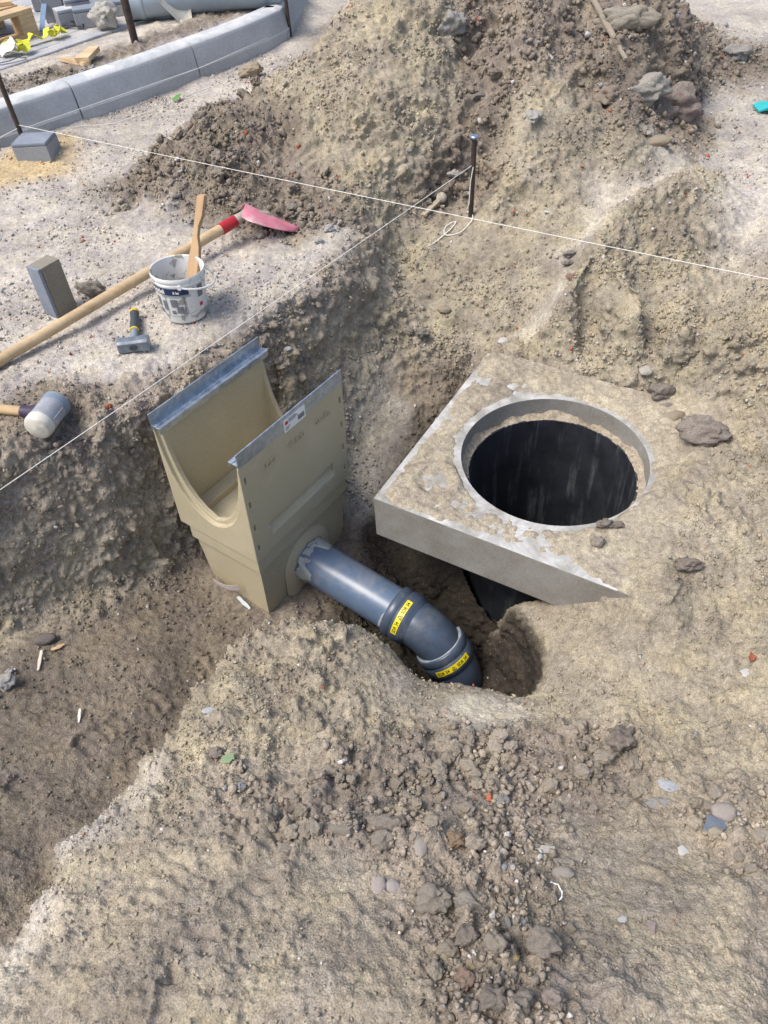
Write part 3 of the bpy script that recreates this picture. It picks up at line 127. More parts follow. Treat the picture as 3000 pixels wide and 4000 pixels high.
def refine(V, A, T, lim):
    """split every triangle edge longer than lim(mid) once"""
    E = np.concatenate([T[:, [0, 1]], T[:, [1, 2]], T[:, [2, 0]]]); E.sort(1)
    key = E[:, 0].astype(np.int64) * len(V) + E[:, 1]
    uk, inv = np.unique(key, return_inverse=True)
    a, b = uk // len(V), uk % len(V)
    mid = (V[a] + V[b]) / 2
    mark = np.linalg.norm(V[a] - V[b], axis=1) > lim(mid)
    if not mark.any(): return V, A, T, False
    new = np.full(len(uk), -1); new[mark] = len(V) + np.arange(mark.sum())
    V2 = np.concatenate([V, mid[mark]]); A2 = np.concatenate([A, (A[a[mark]] + A[b[mark]]) / 2])
    n = len(T); m = new[inv].reshape(3, n).T
    out = []
    cnt = (m >= 0).sum(1)
    out.append(T[cnt == 0])
    s = cnt == 3; t, q = T[s], m[s]
    out += [np.stack([t[:, 0], q[:, 0], q[:, 2]], 1), np.stack([q[:, 0], t[:, 1], q[:, 1]], 1), np.stack([q[:, 2], q[:, 1], t[:, 2]], 1), q]
    for k in range(3):
        s = (cnt == 1) & (m[:, k] >= 0)
        t = np.roll(T[s], -k, 1); q = m[s][:, k]
        out += [np.stack([t[:, 0], q, t[:, 2]], 1), np.stack([q, t[:, 1], t[:, 2]], 1)]
        s = (cnt == 2) & (m[:, k] < 0)            # edge k unmarked
        t = np.roll(T[s], -k, 1); qq = np.roll(m[s], -k, 1)
        q1, q2 = qq[:, 1], qq[:, 2]
        out += [np.stack([t[:, 0], t[:, 1], q1], 1), np.stack([t[:, 0], q1, q2], 1), np.stack([q2, q1, t[:, 2]], 1)]
    return V2, A2, np.concatenate(out), True

def smooth(V, A, T, it, lam=.5):
    E = np.concatenate([T[:, [0, 1]], T[:, [1, 2]], T[:, [2, 0]]])
    n = len(V); D = np.bincount(E.ravel(), minlength=n).astype(float)
    far = (np.abs(V[:, 0]) > 7) | (V[:, 1] > 11) | (V[:, 1] < -2.5)
    for _ in range(it):
        for X, w in ((V, lam), (A, lam)):
            S = np.zeros_like(X)
            for k in range(X.shape[1]):
                S[:, k] = np.bincount(E[:, 0], X[E[:, 1], k], n) + np.bincount(E[:, 1], X[E[:, 0], k], n)
            N = X + w * (S / D[:, None] - X)
            N[far] = X[far]
            X[:] = N
    return V, A

def normals(V, T):
    fn = np.cross(V[T[:, 1]] - V[T[:, 0]], V[T[:, 2]] - V[T[:, 0]])
    N = np.zeros_like(V)
    for k in range(3):
        for j in range(3): N[:, j] += np.bincount(T[:, k], fn[:, j], len(V))
    return N / (np.linalg.norm(N, axis=1)[:, None] + 1e-12)

def soil_colour(V, W):
    n1 = fbm(V * 3.1, 3, 40); n2 = fbm(V * 9.0, 3, 50)
    W = np.clip(W, 0, 1) ** 1.3
    W = W + .001
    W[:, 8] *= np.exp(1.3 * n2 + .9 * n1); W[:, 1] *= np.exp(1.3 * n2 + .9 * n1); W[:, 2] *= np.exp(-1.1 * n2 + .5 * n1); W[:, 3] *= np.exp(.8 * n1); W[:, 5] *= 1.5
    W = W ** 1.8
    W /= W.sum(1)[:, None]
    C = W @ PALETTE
    v = 1 + .22 * n1 + .2 * n2
    C = C * v[:, None]
    C[:, 2] *= 1 - .08 * np.clip(n2, -1, 1)
    return np.clip(C, .02, .8)

def make_ground():
    vs = [Vector(c[:2]) for c in CP]
    r = delaunay_2d_cdt(vs, CE, [], 0, 1e-4)
    ov, oe, of, src = r[0], r[1], r[2], r[3]
    n = len(ov)
    V = np.zeros((n, 3)); A = np.zeros((n, 11))
    for i, v in enumerate(ov):
        V[i, :2] = v
        if src[i]:
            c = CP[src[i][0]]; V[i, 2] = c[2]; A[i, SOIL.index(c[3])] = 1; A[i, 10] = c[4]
    for i in range(n):
        if not src[i]:
            d = np.hypot(*(V[:, :2] - V[i, :2]).T); d[i] = 9
            j = [k for k in np.argsort(d) if src[k]][:2]
            V[i, 2] = V[j, 2].mean(); A[i] = A[j].mean(0)
    T = np.array([t for t in of if len(t) == 3])
    fl = np.cross(V[T[:, 1]][:, :2] - V[T[:, 0]][:, :2], V[T[:, 2]][:, :2] - V[T[:, 0]][:, :2])
    T[fl < 0] = T[fl < 0][:, ::-1]
    def lim1(M):
        d = np.linalg.norm(M - np.array(CAM), axis=1)
        return np.maximum(.035, .025 * d)
    ok = True; k = 0
    while ok and k < 14: V, A, T, ok = refine(V, A, T, lim1); k += 1
    smooth(V, A, T, 3, .5)
    def lim2(M):
        u, v, f = view_uv(M); d = np.linalg.norm(M - np.array(CAM), axis=1)
        ins = (u > -.12) & (u < 1.12) & (v > -.12) & (v < 1.12)
        return np.where(ins, np.maximum(.0046, FINE * d), .03 * d)
    ok = True; k = 0
    while ok and k < 10:
        V, A, T, ok = refine(V, A, T, lim2); k += 1
        if k == 1: smooth(V, A, T, 1, .4)
    N = normals(V, T)
    rg = A[:, 10]
    B = V.copy()
    W = A[:, :10].copy()
    lump = W[:, 1] * 1.0 + W[:, 2] * .95 + W[:, 3] * .55 + W[:, 0] * .35 + W[:, 4] * .3 + W[:, 5] * .8 + W[:, 6] * .6 + W[:, 7] * .4 + W[:, 8] + W[:, 9] * .85
    calm = np.clip(1.0 + .85 * perlin(B * 2.7, 3) + .5 * perlin(B * 6.1, 4), .22, 1.5)
    rg = rg ** 1.35
    act = rg * lump * calm
    disp = rg * (.022 * fbm(B * 5.0, 2, 5) + .010 * fbm(B * 13.0, 2, 9)) * (.35 + .65 * lump)
    big = act * np.where(W[:, 2] + W[:, 9] > .5, np.clip((rg - .22) / .35, .12, 1), 1)
    disp += big * (.050 * clods(B * 12.0, 1) + .048 * clods(B * 25.0, 2)) 
    disp += (.14 + .86 * act) * .028 * clods(B * 52.0, 4) + (.15 + .85 * act) * .0035 * clods(B * 85.0, 14, False)
    disp += .0010 * fbm(B * 40.0, 2, 12)
    disp -= act * .014
    disp += (.34 + .76 * np.clip(act, 0, 1.2)) * .0019 * RNG.normal(size=len(B))
    hol = np.clip((perlin(B * 9.0, 21) - .22) / .3, 0, 1)
    disp -= rg * (W[:, 1] + .4 * W[:, 2]) * hol * .030
    hd = np.hypot(V[:, 0], V[:, 1] - 2.5)
    disp *= np.clip((9 - hd) / 3, 0, 1)
    # boot prints pressed into the sand
    bp_ = boot_prints(V)
    disp = disp * (1 - .75 * np.clip(-bp_ / .008, 0, 1)) + bp_
    # keep the sand level where it meets slab, kerb and shaft
    V = V + N * disp[:, None]
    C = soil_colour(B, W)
    # no ground inside the shaft
    ctr = V[T].mean(1)
    keep = (np.hypot(ctr[:, 0] - HOLE[0], ctr[:, 1] - HOLE[1]) > .318)
    T = T[keep]
    used = np.zeros(len(V), bool); used[T.ravel()] = True
    mp = np.cumsum(used) - 1
    V, C, N, W, rg, lump = V[used], C[used], N[used], W[used], rg[used], lump[used]; T = mp[T]
    return V, T, C, W, rg * lump, N

PRINTS = [(-0.555,0.503,1.05,1),(-0.372,0.455,0.70,1),(-0.209,0.364,0.96,0.9),(-0.637,0.379,0.79,0.9),(-0.065,0.315,2.09,0.7),(-0.567,0.629,1.13,0.8),(1.094,1.986,0.17,0.8),(0.885,2.477,2.79,0.8),(1.091,1.721,0.35,0.8),(0.724,2.822,2.97,0.8),(-0.815,1.120,0.87,0.6),(-0.952,0.988,1.05,0.6),(0.828,1.224,0.70,0.6),(-0.431,0.322,1.40,0.9),(0.452,0.391,1.22,0.6),(-0.305,0.500,1.75,0.7)]
def boot_prints(V):
    out = np.zeros(len(V))
    for x, y, a, k in PRINTS:
        dx, dy = V[:, 0] - x, V[:, 1] - y
        m = np.hypot(dx, dy) < .22
        if not m.any(): continue
        p = dx[m] * math.cos(a) + dy[m] * math.sin(a); q = -dx[m] * math.sin(a) + dy[m] * math.cos(a)
        wd = .046 - .012 * np.exp(-((p + .03) / .05) ** 2)
        e = np.maximum(np.abs(p) / .142, np.abs(q) / wd)
        e = np.maximum(e, np.hypot(np.clip(np.abs(p) - .09, 0, 1) / .055, q / wd))
        ins = np.clip((1.0 - e) / .12, 0, 1)
        tread = np.tanh(4 * np.sin(2 * math.pi * (p / .034 + np.abs(q) * 9)))
        rim = np.exp(-((e - 1.12) / .12) ** 2)
        fade = np.clip(.55 + perlin(np.stack([dx[m], dy[m], 0 * p], 1) * 9 + x * 7, 91) * 1.3, .1, 1)
        out[m] += k * fade * (-.014 * ins + .0038 * tread * ins + .007 * rim)
    return out
def mesh_from(name, V, F, mat=None, C=None, smooth_sh=True):
    me = bpy.data.meshes.new(name)
    F = np.asarray(F)
    k = F.shape[1]
    me.vertices.add(len(V)); me.vertices.foreach_set('co', np.asarray(V, np.float32).ravel())
    me.loops.add(F.size); me.loops.foreach_set('vertex_index', F.astype(np.int32).ravel())
    me.polygons.add(len(F)); me.polygons.foreach_set('loop_start', np.arange(0, F.size, k, dtype=np.int32))
    me.polygons.foreach_set('loop_total', np.full(len(F), k, np.int32))
    me.update(calc_edges=True)
    if smooth_sh: me.polygons.foreach_set('use_smooth', np.ones(len(F), bool))
    if C is not None:
        at = me.color_attributes.new('soil', 'FLOAT_COLOR', 'POINT')
        at.data.foreach_set('color', np.concatenate([C, np.ones((len(C), 1))], 1).astype(np.float32).ravel())
    if mat: me.materials.append(mat)
    return me

# ------------------------------------------------------------------ materials
class NT:
    def __init__(s, name):
        s.m = bpy.data.materials.new(name); s.m.use_nodes = True
        s.t = s.m.node_tree; s.b = s.t.nodes['Principled BSDF']
    def n(s, t, **k):
        x = s.t.nodes.new(t)
        for a, v in k.items():
            if a.startswith('i_'):
                key = a[2:]; key = int(key) if key.isdigit() else key
                x.inputs[key].default_value = v
            else: setattr(x, a, v)
        return x
    def l(s, a, b): s.t.links.new(a, b)
    def noise(s, scale, detail=3., rough=.6, co=None, dist=0.):
        x = s.n('ShaderNodeTexNoise', i_Scale=scale, i_Detail=detail, i_Roughness=rough, i_Distortion=dist)
        if co is not None: s.l(co, x.inputs['Vector'])
        return x.outputs['Fac']
    def ramp(s, fac, *st):
        x = s.n('ShaderNodeValToRGB'); e = x.color_ramp.elements
        while len(e) < len(st): e.new(.5)
        for i, (p, c) in enumerate(st):
            e[i].position = p; c = (c, c, c) if isinstance(c, (int, float)) else c
            e[i].color = (*c, 1)
        s.l(fac, x.inputs['Fac']); return x.outputs['Color']
    def mix(s, fac, a, b, mode='MIX'):
        x = s.n('ShaderNodeMix', data_type='RGBA', blend_type=mode)
        for sock, v in ((x.inputs[0], fac), (x.inputs[6], a), (x.inputs[7], b)):
            if hasattr(v, 'is_output'): s.l(v, sock)
            elif isinstance(v, (int, float)): sock.default_value = v if sock.type == 'VALUE' else (v, v, v, 1)
            else: sock.default_value = (*v, 1)
        return x.outputs[2]
    def bump(s, h, strength, dist, prev=None):
        x = s.n('ShaderNodeBump', i_Strength=strength, i_Distance=dist)
        s.l(h, x.inputs['Height'])
        if prev is not None: s.l(prev, x.inputs['Normal'])
        return x.outputs['Normal']
    def co(s, kind='Object'): return s.n('ShaderNodeTexCoord').outputs[kind]
    def done(s, colour=None, rough=.8, normal=None, metal=0., spec=None):
        for k, v in (('Base Color', colour), ('Roughness', rough), ('Normal', normal), ('Metallic', metal)):
            if v is None: continue
            if hasattr(v, 'is_output'): s.l(v, s.b.inputs[k])
            else: s.b.inputs[k].default_value = (*v, 1) if k == 'Base Color' else v
        if spec is not None: s.b.inputs['Specular IOR Level'].default_value = spec
        return s.m

def soil_material():
    t = NT('soil'); o = t.co('Object')
    a = t.n('ShaderNodeAttribute', attribute_name='soil').outputs['Color']
    n1 = t.noise(55, 4, .7, o); n2 = t.noise(260, 2, .6, o); n3 = t.noise(14, 3, .6, o)
    c = t.mix(1., a, t.ramp(n1, (.25, .62), (.75, 1.38)), 'MULTIPLY')
    c = t.mix(1., c, t.ramp(n2, (.3, .70), (.7, 1.30)), 'MULTIPLY')
    c = t.mix(1., c, t.ramp(n3, (.3, (.92, .9, .88)), (.7, (1.08, 1.08, 1.1))), 'MULTIPLY')
    # tiny pale grains
    v = t.n('ShaderNodeTexVoronoi', i_Scale=150., feature='F1'); t.l(o, v.inputs['Vector'])
    sp = t.ramp(v.outputs['Distance'], (.10, 1.), (.2, 0.))
    hs = t.n('ShaderNodeSeparateColor'); t.l(v.outputs['Color'], hs.inputs[0])
    sel = t.ramp(hs.outputs[0], (.90, 0.), (.94, 1.))
    c = t.mix(t.mix(1., sp, sel, 'MULTIPLY'), c, (.5, .48, .45))
    v2 = t.n('ShaderNodeTexVoronoi', i_Scale=210.); t.l(o, v2.inputs['Vector'])
    nb = t.bump(v2.outputs['Distance'], .40, .004)
    nb = t.bump(n1, .35, .004, nb)
    nb = t.bump(n2, .6, .0025, nb)
    return t.done(c, .95, nb, spec=.15)
M_SOIL = soil_material()

def link(name, me, parent=None):
    o = bpy.data.objects.new(name, me); col.objects.link(o)
    if parent is not None: o.parent = parent
    return o
def tag(o, label=None, cat=None, group=None, kind=None):
    for k, v in (('label', label), ('category', cat), ('group', group), ('kind', kind)):
        if v: o[k] = v
    return o

FINE = .0039
GV, GT, GC, GW, GR, GN = make_ground()
print('ground', len(GV), len(GT))
ground = tag(link('ground', mesh_from('ground', GV, GT, M_SOIL, GC, False)), kind='structure')

# ------------------------------------------------------------------ height lookup for things that lie on the ground
HX0, HY0, HS = -2.6, -.3, .012
HNX, HNY = int(5.2 / HS), int(8. / HS)
HM = np.full((HNX, HNY), np.nan)
_i = ((GV[:, 0] - HX0) / HS).astype(int); _j = ((GV[:, 1] - HY0) / HS).astype(int)
_k = (_i >= 0) & (_i < HNX) & (_j >= 0) & (_j < HNY)
_s = np.zeros((HNX, HNY)); _c = np.zeros((HNX, HNY))
np.add.at(_s, (_i[_k], _j[_k]), GV[_k, 2]); np.add.at(_c, (_i[_k], _j[_k]), 1)
HM[_c > 0] = _s[_c > 0] / _c[_c > 0]
for _ in range(12):
    b = np.isnan(HM)
    if not b.any(): break
    P = np.pad(HM, 1, constant_values=np.nan)
    st = np.stack([P[:-2, 1:-1], P[2:, 1:-1], P[1:-1, :-2], P[1:-1, 2:]])
    cnt = (~np.isnan(st)).sum(0); m = np.where(cnt > 0, np.nansum(st, 0) / np.maximum(cnt, 1), np.nan)
    HM[b] = m[b]
HM = np.nan_to_num(HM, nan=-.6)
def ground_z(x, y, r=0.):
    i = int((x - HX0) / HS); j = int((y - HY0) / HS)
    k = int(round(r / HS))
    i = min(max(i, k), HNX - 1 - k); j = min(max(j, k), HNY - 1 - k)
    return float(HM[i - k:i + k + 1, j - k:j + k + 1].mean())

# ------------------------------------------------------------------ mesh helpers
class MB:
    def __init__(s): s.v = []; s.f = []
    def add(s, vs, fs):
        k = len(s.v); s.v += [tuple(v) for v in vs]; s.f += [tuple(i + k for i in f) for f in fs]; return s
    def box(s, x0, x1, y0, y1, z0, z1, M=None):
        vs = [Vector((x, y, z)) for z in (z0, z1) for y in (y0, y1) for x in (x0, x1)]
        if M is not None: vs = [M @ v for v in vs]
        return s.add(vs, [(0, 2, 3, 1), (4, 5, 7, 6), (0, 1, 5, 4), (2, 6, 7, 3), (0, 4, 6, 2), (1, 3, 7, 5)])
    def prism(s, prof, a, b, M=None, axis='x'):
        """profile (p,q) counter-clockwise seen from +axis, extruded from a to b"""
        n = len(prof); mk = {'x': lambda t, p: (t, p[0], p[1]), 'y': lambda t, p: (p[0], t, p[1]), 'z': lambda t, p: (p[0], p[1], t)}[axis]
        vs = [Vector(mk(t, p)) for t in (a, b) for p in prof]
        if M is not None: vs = [M @ v for v in vs]
        fs = [tuple(range(n))[::-1], tuple(range(n, 2 * n))] + [(i, (i + 1) % n, n + (i + 1) % n, n + i) for i in range(n)]
        return s.add(vs, fs)
    def tube(s, path, r, seg=12, cap=True, flat=None):
        path = [Vector(p) for p in path]; n = len(path); rs = r if hasattr(r, '__len__') else [r] * n
        prev = None; vs = []
        for i in range(n):
            d = (path[min(i + 1, n - 1)] - path[max(i - 1, 0)]).normalized()
            if prev is None:
                a = d.cross(Vector((0, 0, 1)));
                if a.length < .01: a = d.cross(Vector((1, 0, 0)))
                a.normalize()
            else: a = (prev - d * prev.dot(d)).normalized()
            prev = a; b = d.cross(a)
            for k in range(seg):
                t = 2 * math.pi * k / seg
                vs.append(path[i] + (a * math.cos(t) + b * math.sin(t) * (flat or 1)) * rs[i])
        fs = [(i * seg + k, i * seg + (k + 1) % seg, (i + 1) * seg + (k + 1) % seg, (i + 1) * seg + k) for i in range(n - 1) for k in range(seg)]
        if cap: fs += [tuple(range(seg))[::-1], tuple((n - 1) * seg + k for k in range(seg))]
        return s.add(vs, fs)
    def lathe(s, prof, seg=32, M=None, close=False):
        """profile (r,z) turned about z"""
        n = len(prof); vs = [Vector((r * math.cos(2 * math.pi * k / seg), r * math.sin(2 * math.pi * k / seg), z)) for r, z in prof for k in range(seg)]
        if M is not None: vs = [M @ v for v in vs]
        m = n if close else n - 1
        fs = [(i * seg + k, i * seg + (k + 1) % seg, ((i + 1) % n) * seg + (k + 1) % seg, ((i + 1) % n) * seg + k) for i in range(m) for k in range(seg)]
        return s.add(vs, fs)
    def mesh(s, name='m', bevel=0., seg=2, fix=True):
        me = bpy.data.meshes.new(name); bm = bmesh.new()
        vs = [bm.verts.new(v) for v in s.v]
        for f in s.f:
            try: bm.faces.new([vs[i] for i in f])
            except ValueError: pass
        bmesh.ops.remove_doubles(bm, verts=bm.verts, dist=1e-5)
        if fix: bmesh.ops.recalc_face_normals(bm, faces=bm.faces)
        if bevel:
            es = [e for e in bm.edges if len(e.link_faces) == 2 and e.calc_face_angle(0) > .5]
            bmesh.ops.bevel(bm, geom=es, offset=bevel, segments=seg, affect='EDGES', profile=.6, clamp_overlap=True)
        bm.to_mesh(me); bm.free()
        return me
    def build(s, name, mat, parent=None, bevel=0., seg=2, sharp=35, fix=True):
        return finish(name, s.mesh(name, bevel, seg, fix), mat, parent, sharp, bevel > 0)
def finish(name, me, mat, parent=None, sharp=35, wn=False):
    me.polygons.foreach_set('use_smooth', np.ones(len(me.polygons), bool))
    me.set_sharp_from_angle(angle=R(sharp))
    me.materials.clear(); me.materials.append(mat)
    o = link(name, me, parent)
    if wn:
        m = o.modifiers.new('even_normals', 'WEIGHTED_NORMAL'); m.keep_sharp = True; m.weight = 80
    return o
def evaluated(me, *mods):
    o = bpy.data.objects.new('tmp', me); col.objects.link(o); tmp = [o]
    for kind, kw in mods:
        m = o.modifiers.new('m', kind)
        for k, v in kw.items():
            if isinstance(v, bpy.types.Mesh):
                c = bpy.data.objects.new('tmpc', v); col.objects.link(c); tmp.append(c); v = c
            setattr(m, k, v)
    dg = bpy.context.evaluated_depsgraph_get(); dg.update()
    r = bpy.data.meshes.new_from_object(o.evaluated_get(dg))
    for t in tmp: bpy.data.objects.remove(t)
    return r
def cut(me, *cutters):
    return evaluated(me, *[('BOOLEAN', dict(operation='DIFFERENCE', solver='EXACT', object=c)) for c in cutters])
def text_mesh(txt, size, depth=.0, align='LEFT', bold=0.):
    cu = bpy.data.curves.new('txt', 'FONT'); cu.body = txt; cu.size = size; cu.extrude = depth; cu.align_x = align; cu.offset = bold
    cu.resolution_u = 3
    o = bpy.data.objects.new('txt', cu); col.objects.link(o)
    dg = bpy.context.evaluated_depsgraph_get(); dg.update()
    me = bpy.data.meshes.new_from_object(o.evaluated_get(dg)); bpy.data.objects.remove(o)
    return me
def empty(name, loc=(0, 0, 0), rot=(0, 0, 0)):
    o = bpy.data.objects.new(name, None); o.empty_display_size = .05; col.objects.link(o)
    o.location = loc; o.rotation_euler = rot
    return o
def copy_tree(o, parent=None):
    c = o.copy(); col.objects.link(c); c.parent = parent
    for ch in list(o.children): copy_tree(ch, c)
    return c

# ------------------------------------------------------------------ more materials
def plain(name, c, rough=.6, var=.12, scale=30, bump=0., bdist=.002, metal=0., c2=None, scale2=6, spec=None, lo=.45, hi=.6):
    t = NT(name); o = t.co('Object')
    n = t.noise(scale, 4, .65, o)
    cc = t.mix(1., c, t.ramp(n, (.3, 1 - var), (.7, 1 + var)), 'MULTIPLY')
    if c2 is not None:
        cc = t.mix(t.ramp(t.noise(scale2, 5, .65, o, .3), (lo, 0.), (hi, 1.)), cc, c2)
    nb = t.bump(n, bump, bdist) if bump else None
    return t.done(cc, rough, nb, metal, spec)
M_POLY = plain('polymer_concrete', (.44, .385, .255), .62, .14, 260, .35, .0007, c2=(.51, .45, .32), scale2=5, lo=.5, hi=.75)
def galv():
    t = NT('galvanised_steel'); o = t.co('Object')
    v = t.n('ShaderNodeTexVoronoi', i_Scale=90.); t.l(o, v.inputs['Vector'])
    n = t.noise(25, 4, .6, o)
    hs = t.n('ShaderNodeSeparateColor'); t.l(v.outputs['Color'], hs.inputs[0])
    c = t.mix(1., t.ramp(n, (.3, (.34, .40, .46)), (.7, (.52, .58, .64))), t.ramp(hs.outputs[0], (0., .86), (1., 1.1)), 'MULTIPLY')
    bw = t.ramp(n, (.3, .32), (.7, .55))
    return t.done(c, bw, None, .85)
M_GALV = galv()
M_PVC = plain('grey_plastic_pipe', (.105, .152, .228), .30, .10, 18, .12, .001, c2=(.27, .275, .27), scale2=7, lo=.55, hi=.80)
M_PVC2 = plain('dark_grey_plastic_fitting', (.060, .083, .122), .32, .15, 22, .12, .001, c2=(.20, .205, .205), scale2=7, lo=.54, hi=.82)
M_GREASE = plain('pale_jointing_paste', (.30, .33, .36), .55, .2, 40, .5, .004)
M_YEL = plain('yellow_tape', (.80, .66, .02), .4, .04, 20)
M_BLACK = plain('black_print', (.012, .012, .012), .5, .05)
M_WHITE = plain('white_sticker', (.78, .77, .74), .45, .05, 20)
M_RED = plain('red_print', (.55, .02, .04), .45, .05)
M_NAVY = plain('navy_print', (.015, .03, .09), .4, .15, 30)
M_GREYINK = plain('grey_print', (.16, .17, .19), .5, .25, 60)
M_BLKPIPE = None
def streaks():
    t = NT('black_plastic_shaft'); o = t.co('Object')
    mp = t.n('ShaderNodeMapping'); mp.inputs['Scale'].default_value = (14, 14, 1.1); t.l(o, mp.inputs['Vector'])
    n = t.noise(1.6, 5, .7, mp.outputs[0]); n2 = t.noise(9, 4, .7, o)
    f = t.mix(1., t.ramp(n, (.52, 0.), (.74, 1.)), t.ramp(n2, (.35, .1), (.7, 1.)), 'MULTIPLY')
    c = t.mix(f, t.mix(t.ramp(n2, (.3, 0.), (.7, 1.)), (.016, .018, .022), (.034, .038, .046)), (.22, .235, .24))
    return t.done(c, t.ramp(n2, (.3, .30), (.7, .55)), t.bump(n2, .2, .003))
M_SHAFT = streaks()
def concrete(name, base, stain, top=None):
    t = NT(name); o = t.co('Object')
    n = t.noise(7, 6, .7, o, .4); n2 = t.noise(120, 3, .6, o); n3 = t.noise(2.6, 4, .6, o)
    c = t.mix(t.ramp(n, (.35, 0.), (.68, 1.)), base, stain)
    c = t.mix(1., c, t.ramp(n3, (.3, .82), (.7, 1.12)), 'MULTIPLY')
    c = t.mix(1., c, t.ramp(n2, (.3, .86), (.7, 1.1)), 'MULTIPLY')
    v = t.n('ShaderNodeTexVoronoi', i_Scale=55.); t.l(o, v.inputs['Vector'])
    pit = t.ramp(v.outputs['Distance'], (.05, 0.), (.12, 1.))
    c = t.mix(1., c, t.mix(.35, (1., 1., 1.), pit), 'MULTIPLY')
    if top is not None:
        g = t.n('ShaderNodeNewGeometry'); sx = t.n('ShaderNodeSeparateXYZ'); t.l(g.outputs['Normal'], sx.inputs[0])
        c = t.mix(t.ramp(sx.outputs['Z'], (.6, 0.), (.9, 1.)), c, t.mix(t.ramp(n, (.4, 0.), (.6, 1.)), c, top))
    nb = t.bump(n2, .35, .0015, t.bump(pit, .3, .002))
    return t.done(c, .85, nb, spec=.25)
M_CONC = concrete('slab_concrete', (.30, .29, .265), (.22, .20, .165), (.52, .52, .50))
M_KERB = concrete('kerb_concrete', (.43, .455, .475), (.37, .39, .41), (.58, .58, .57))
M_BLOCK = concrete('block_concrete', (.27, .245, .195), (.22, .20, .16))
M_PAVER = concrete('paver_concrete', (.20, .235, .29), (.28, .30, .33))
M_WOOD = None
def wood(name, a, b, axis=0, sc=1.):
    t = NT(name); o = t.co('Object')
    mp = t.n('ShaderNodeMapping'); s = [55 * sc] * 3; s[axis] = 3.5 * sc; mp.inputs['Scale'].default_value = s; t.l(o, mp.inputs['Vector'])
    n = t.noise(1., 5, .7, mp.outputs[0], .6); n2 = t.noise(5, 3, .6, o)
    c = t.mix(t.ramp(n, (.3, 0.), (.7, 1.)), a, b)
    c = t.mix(1., c, t.ramp(n2, (.3, .8), (.7, 1.15)), 'MULTIPLY')
    return t.done(c, .6, t.bump(n, .25, .001), spec=.3)
M_ASH = wood('ash_handle', (.40, .27, .135), (.58, .43, .25))
M_PINE = wood('pine_board', (.50, .34, .18), (.66, .50, .31))
M_OLDW = wood('dusty_lath', (.26, .22, .165), (.40, .35, .27))
M_RUST = plain('rusty_steel', (.035, .026, .022), .7, .3, 60, .4, .002, c2=(.075, .045, .03), scale2=25)
M_STRING = plain('builders_line', (.78, .76, .70), .8, .05, 200)
M_SPADE = plain('worn_pink_paint', (.62, .20, .25), .42, .18, 25, .15, .001, c2=(.55, .50, .48), scale2=7, lo=.46, hi=.66)
M_REDP = plain('red_paint', (.42, .02, .025), .4, .2, 30, c2=(.14, .03, .03), scale2=20, lo=.55, hi=.7)
M_STEEL = plain('scuffed_steel', (.17, .20, .23), .42, .25, 35, .25, .001, metal=.25, c2=(.35, .37, .39), scale2=14, lo=.55, hi=.7)
M_GRIP = plain('grey_rubber_grip', (.045, .055, .065), .6, .15, 40, .2, .001)
M_YGRIP = plain('yellow_rubber', (.65, .45, .04), .5, .1, 30)
M_MALW = plain('off_white_mallet_face', (.60, .57, .49), .5, .12, 14, .2, .002, c2=(.33, .31, .27), scale2=10, lo=.56, hi=.72)
M_MALB = plain('blue_grey_mallet_face', (.19, .235, .29), .55, .15, 16, .2, .002, c2=(.32, .34, .36), scale2=12, lo=.55, hi=.7)
M_MALS = plain('dusty_mallet_sleeve', (.30, .31, .34), .45, .2, 12, .2, .002, c2=(.50, .48, .44), scale2=9, lo=.5, hi=.62)
M_MALP = plain('dark_purple_plastic', (.045, .028, .06), .4, .2, 20, c2=(.16, .14, .16), scale2=14, lo=.6, hi=.75)
def bucket_mat():
    t = NT('mortar_smeared_plastic'); o = t.co('Object')
    n = t.noise(16, 6, .7, o, .5); n2 = t.noise(60, 3, .6, o)
    c = t.mix(t.ramp(n, (.54, 0.), (.58, 1.)), (.70, .70, .68), t.mix(n2, (.28, .27, .24), (.40, .38, .34)))
    return t.done(c, t.ramp(n, (.5, .35), (.6, .8)), t.bump(t.ramp(n, (.5, 0.), (.6, 1.)), .4, .002))
M_BUCKET = bucket_mat()
M_MORTAR = plain('wet_grey_mortar', (.22, .215, .19), .6, .2, 40, .4, .003)
def rock_mat():
    t = NT('stone'); o = t.co('Object')
    a = t.n('ShaderNodeObjectInfo').outputs['Color']
    n = t.noise(30, 5, .7, o, .3); n2 = t.noise(160, 3, .6, o)
    c = t.mix(1., a, t.ramp(n, (.28, .62), (.72, 1.32)), 'MULTIPLY')
    c = t.mix(1., c, t.ramp(n2, (.3, .82), (.7, 1.18)), 'MULTIPLY')
    g = t.n('ShaderNodeNewGeometry'); sx = t.n('ShaderNodeSeparateXYZ'); t.l(g.outputs['Normal'], sx.inputs[0])
    c = t.mix(t.mix(1., t.ramp(sx.outputs['Z'], (.45, 0.), (.95, .55)), t.ramp(n, (.4, 0.), (.6, 1.)), 'MULTIPLY'), c, (.37, .33, .27))
    return t.done(c, .9, t.bump(n2, .5, .003, t.bump(n, .6, .008)), spec=.2)
M_ROCK = rock_mat()

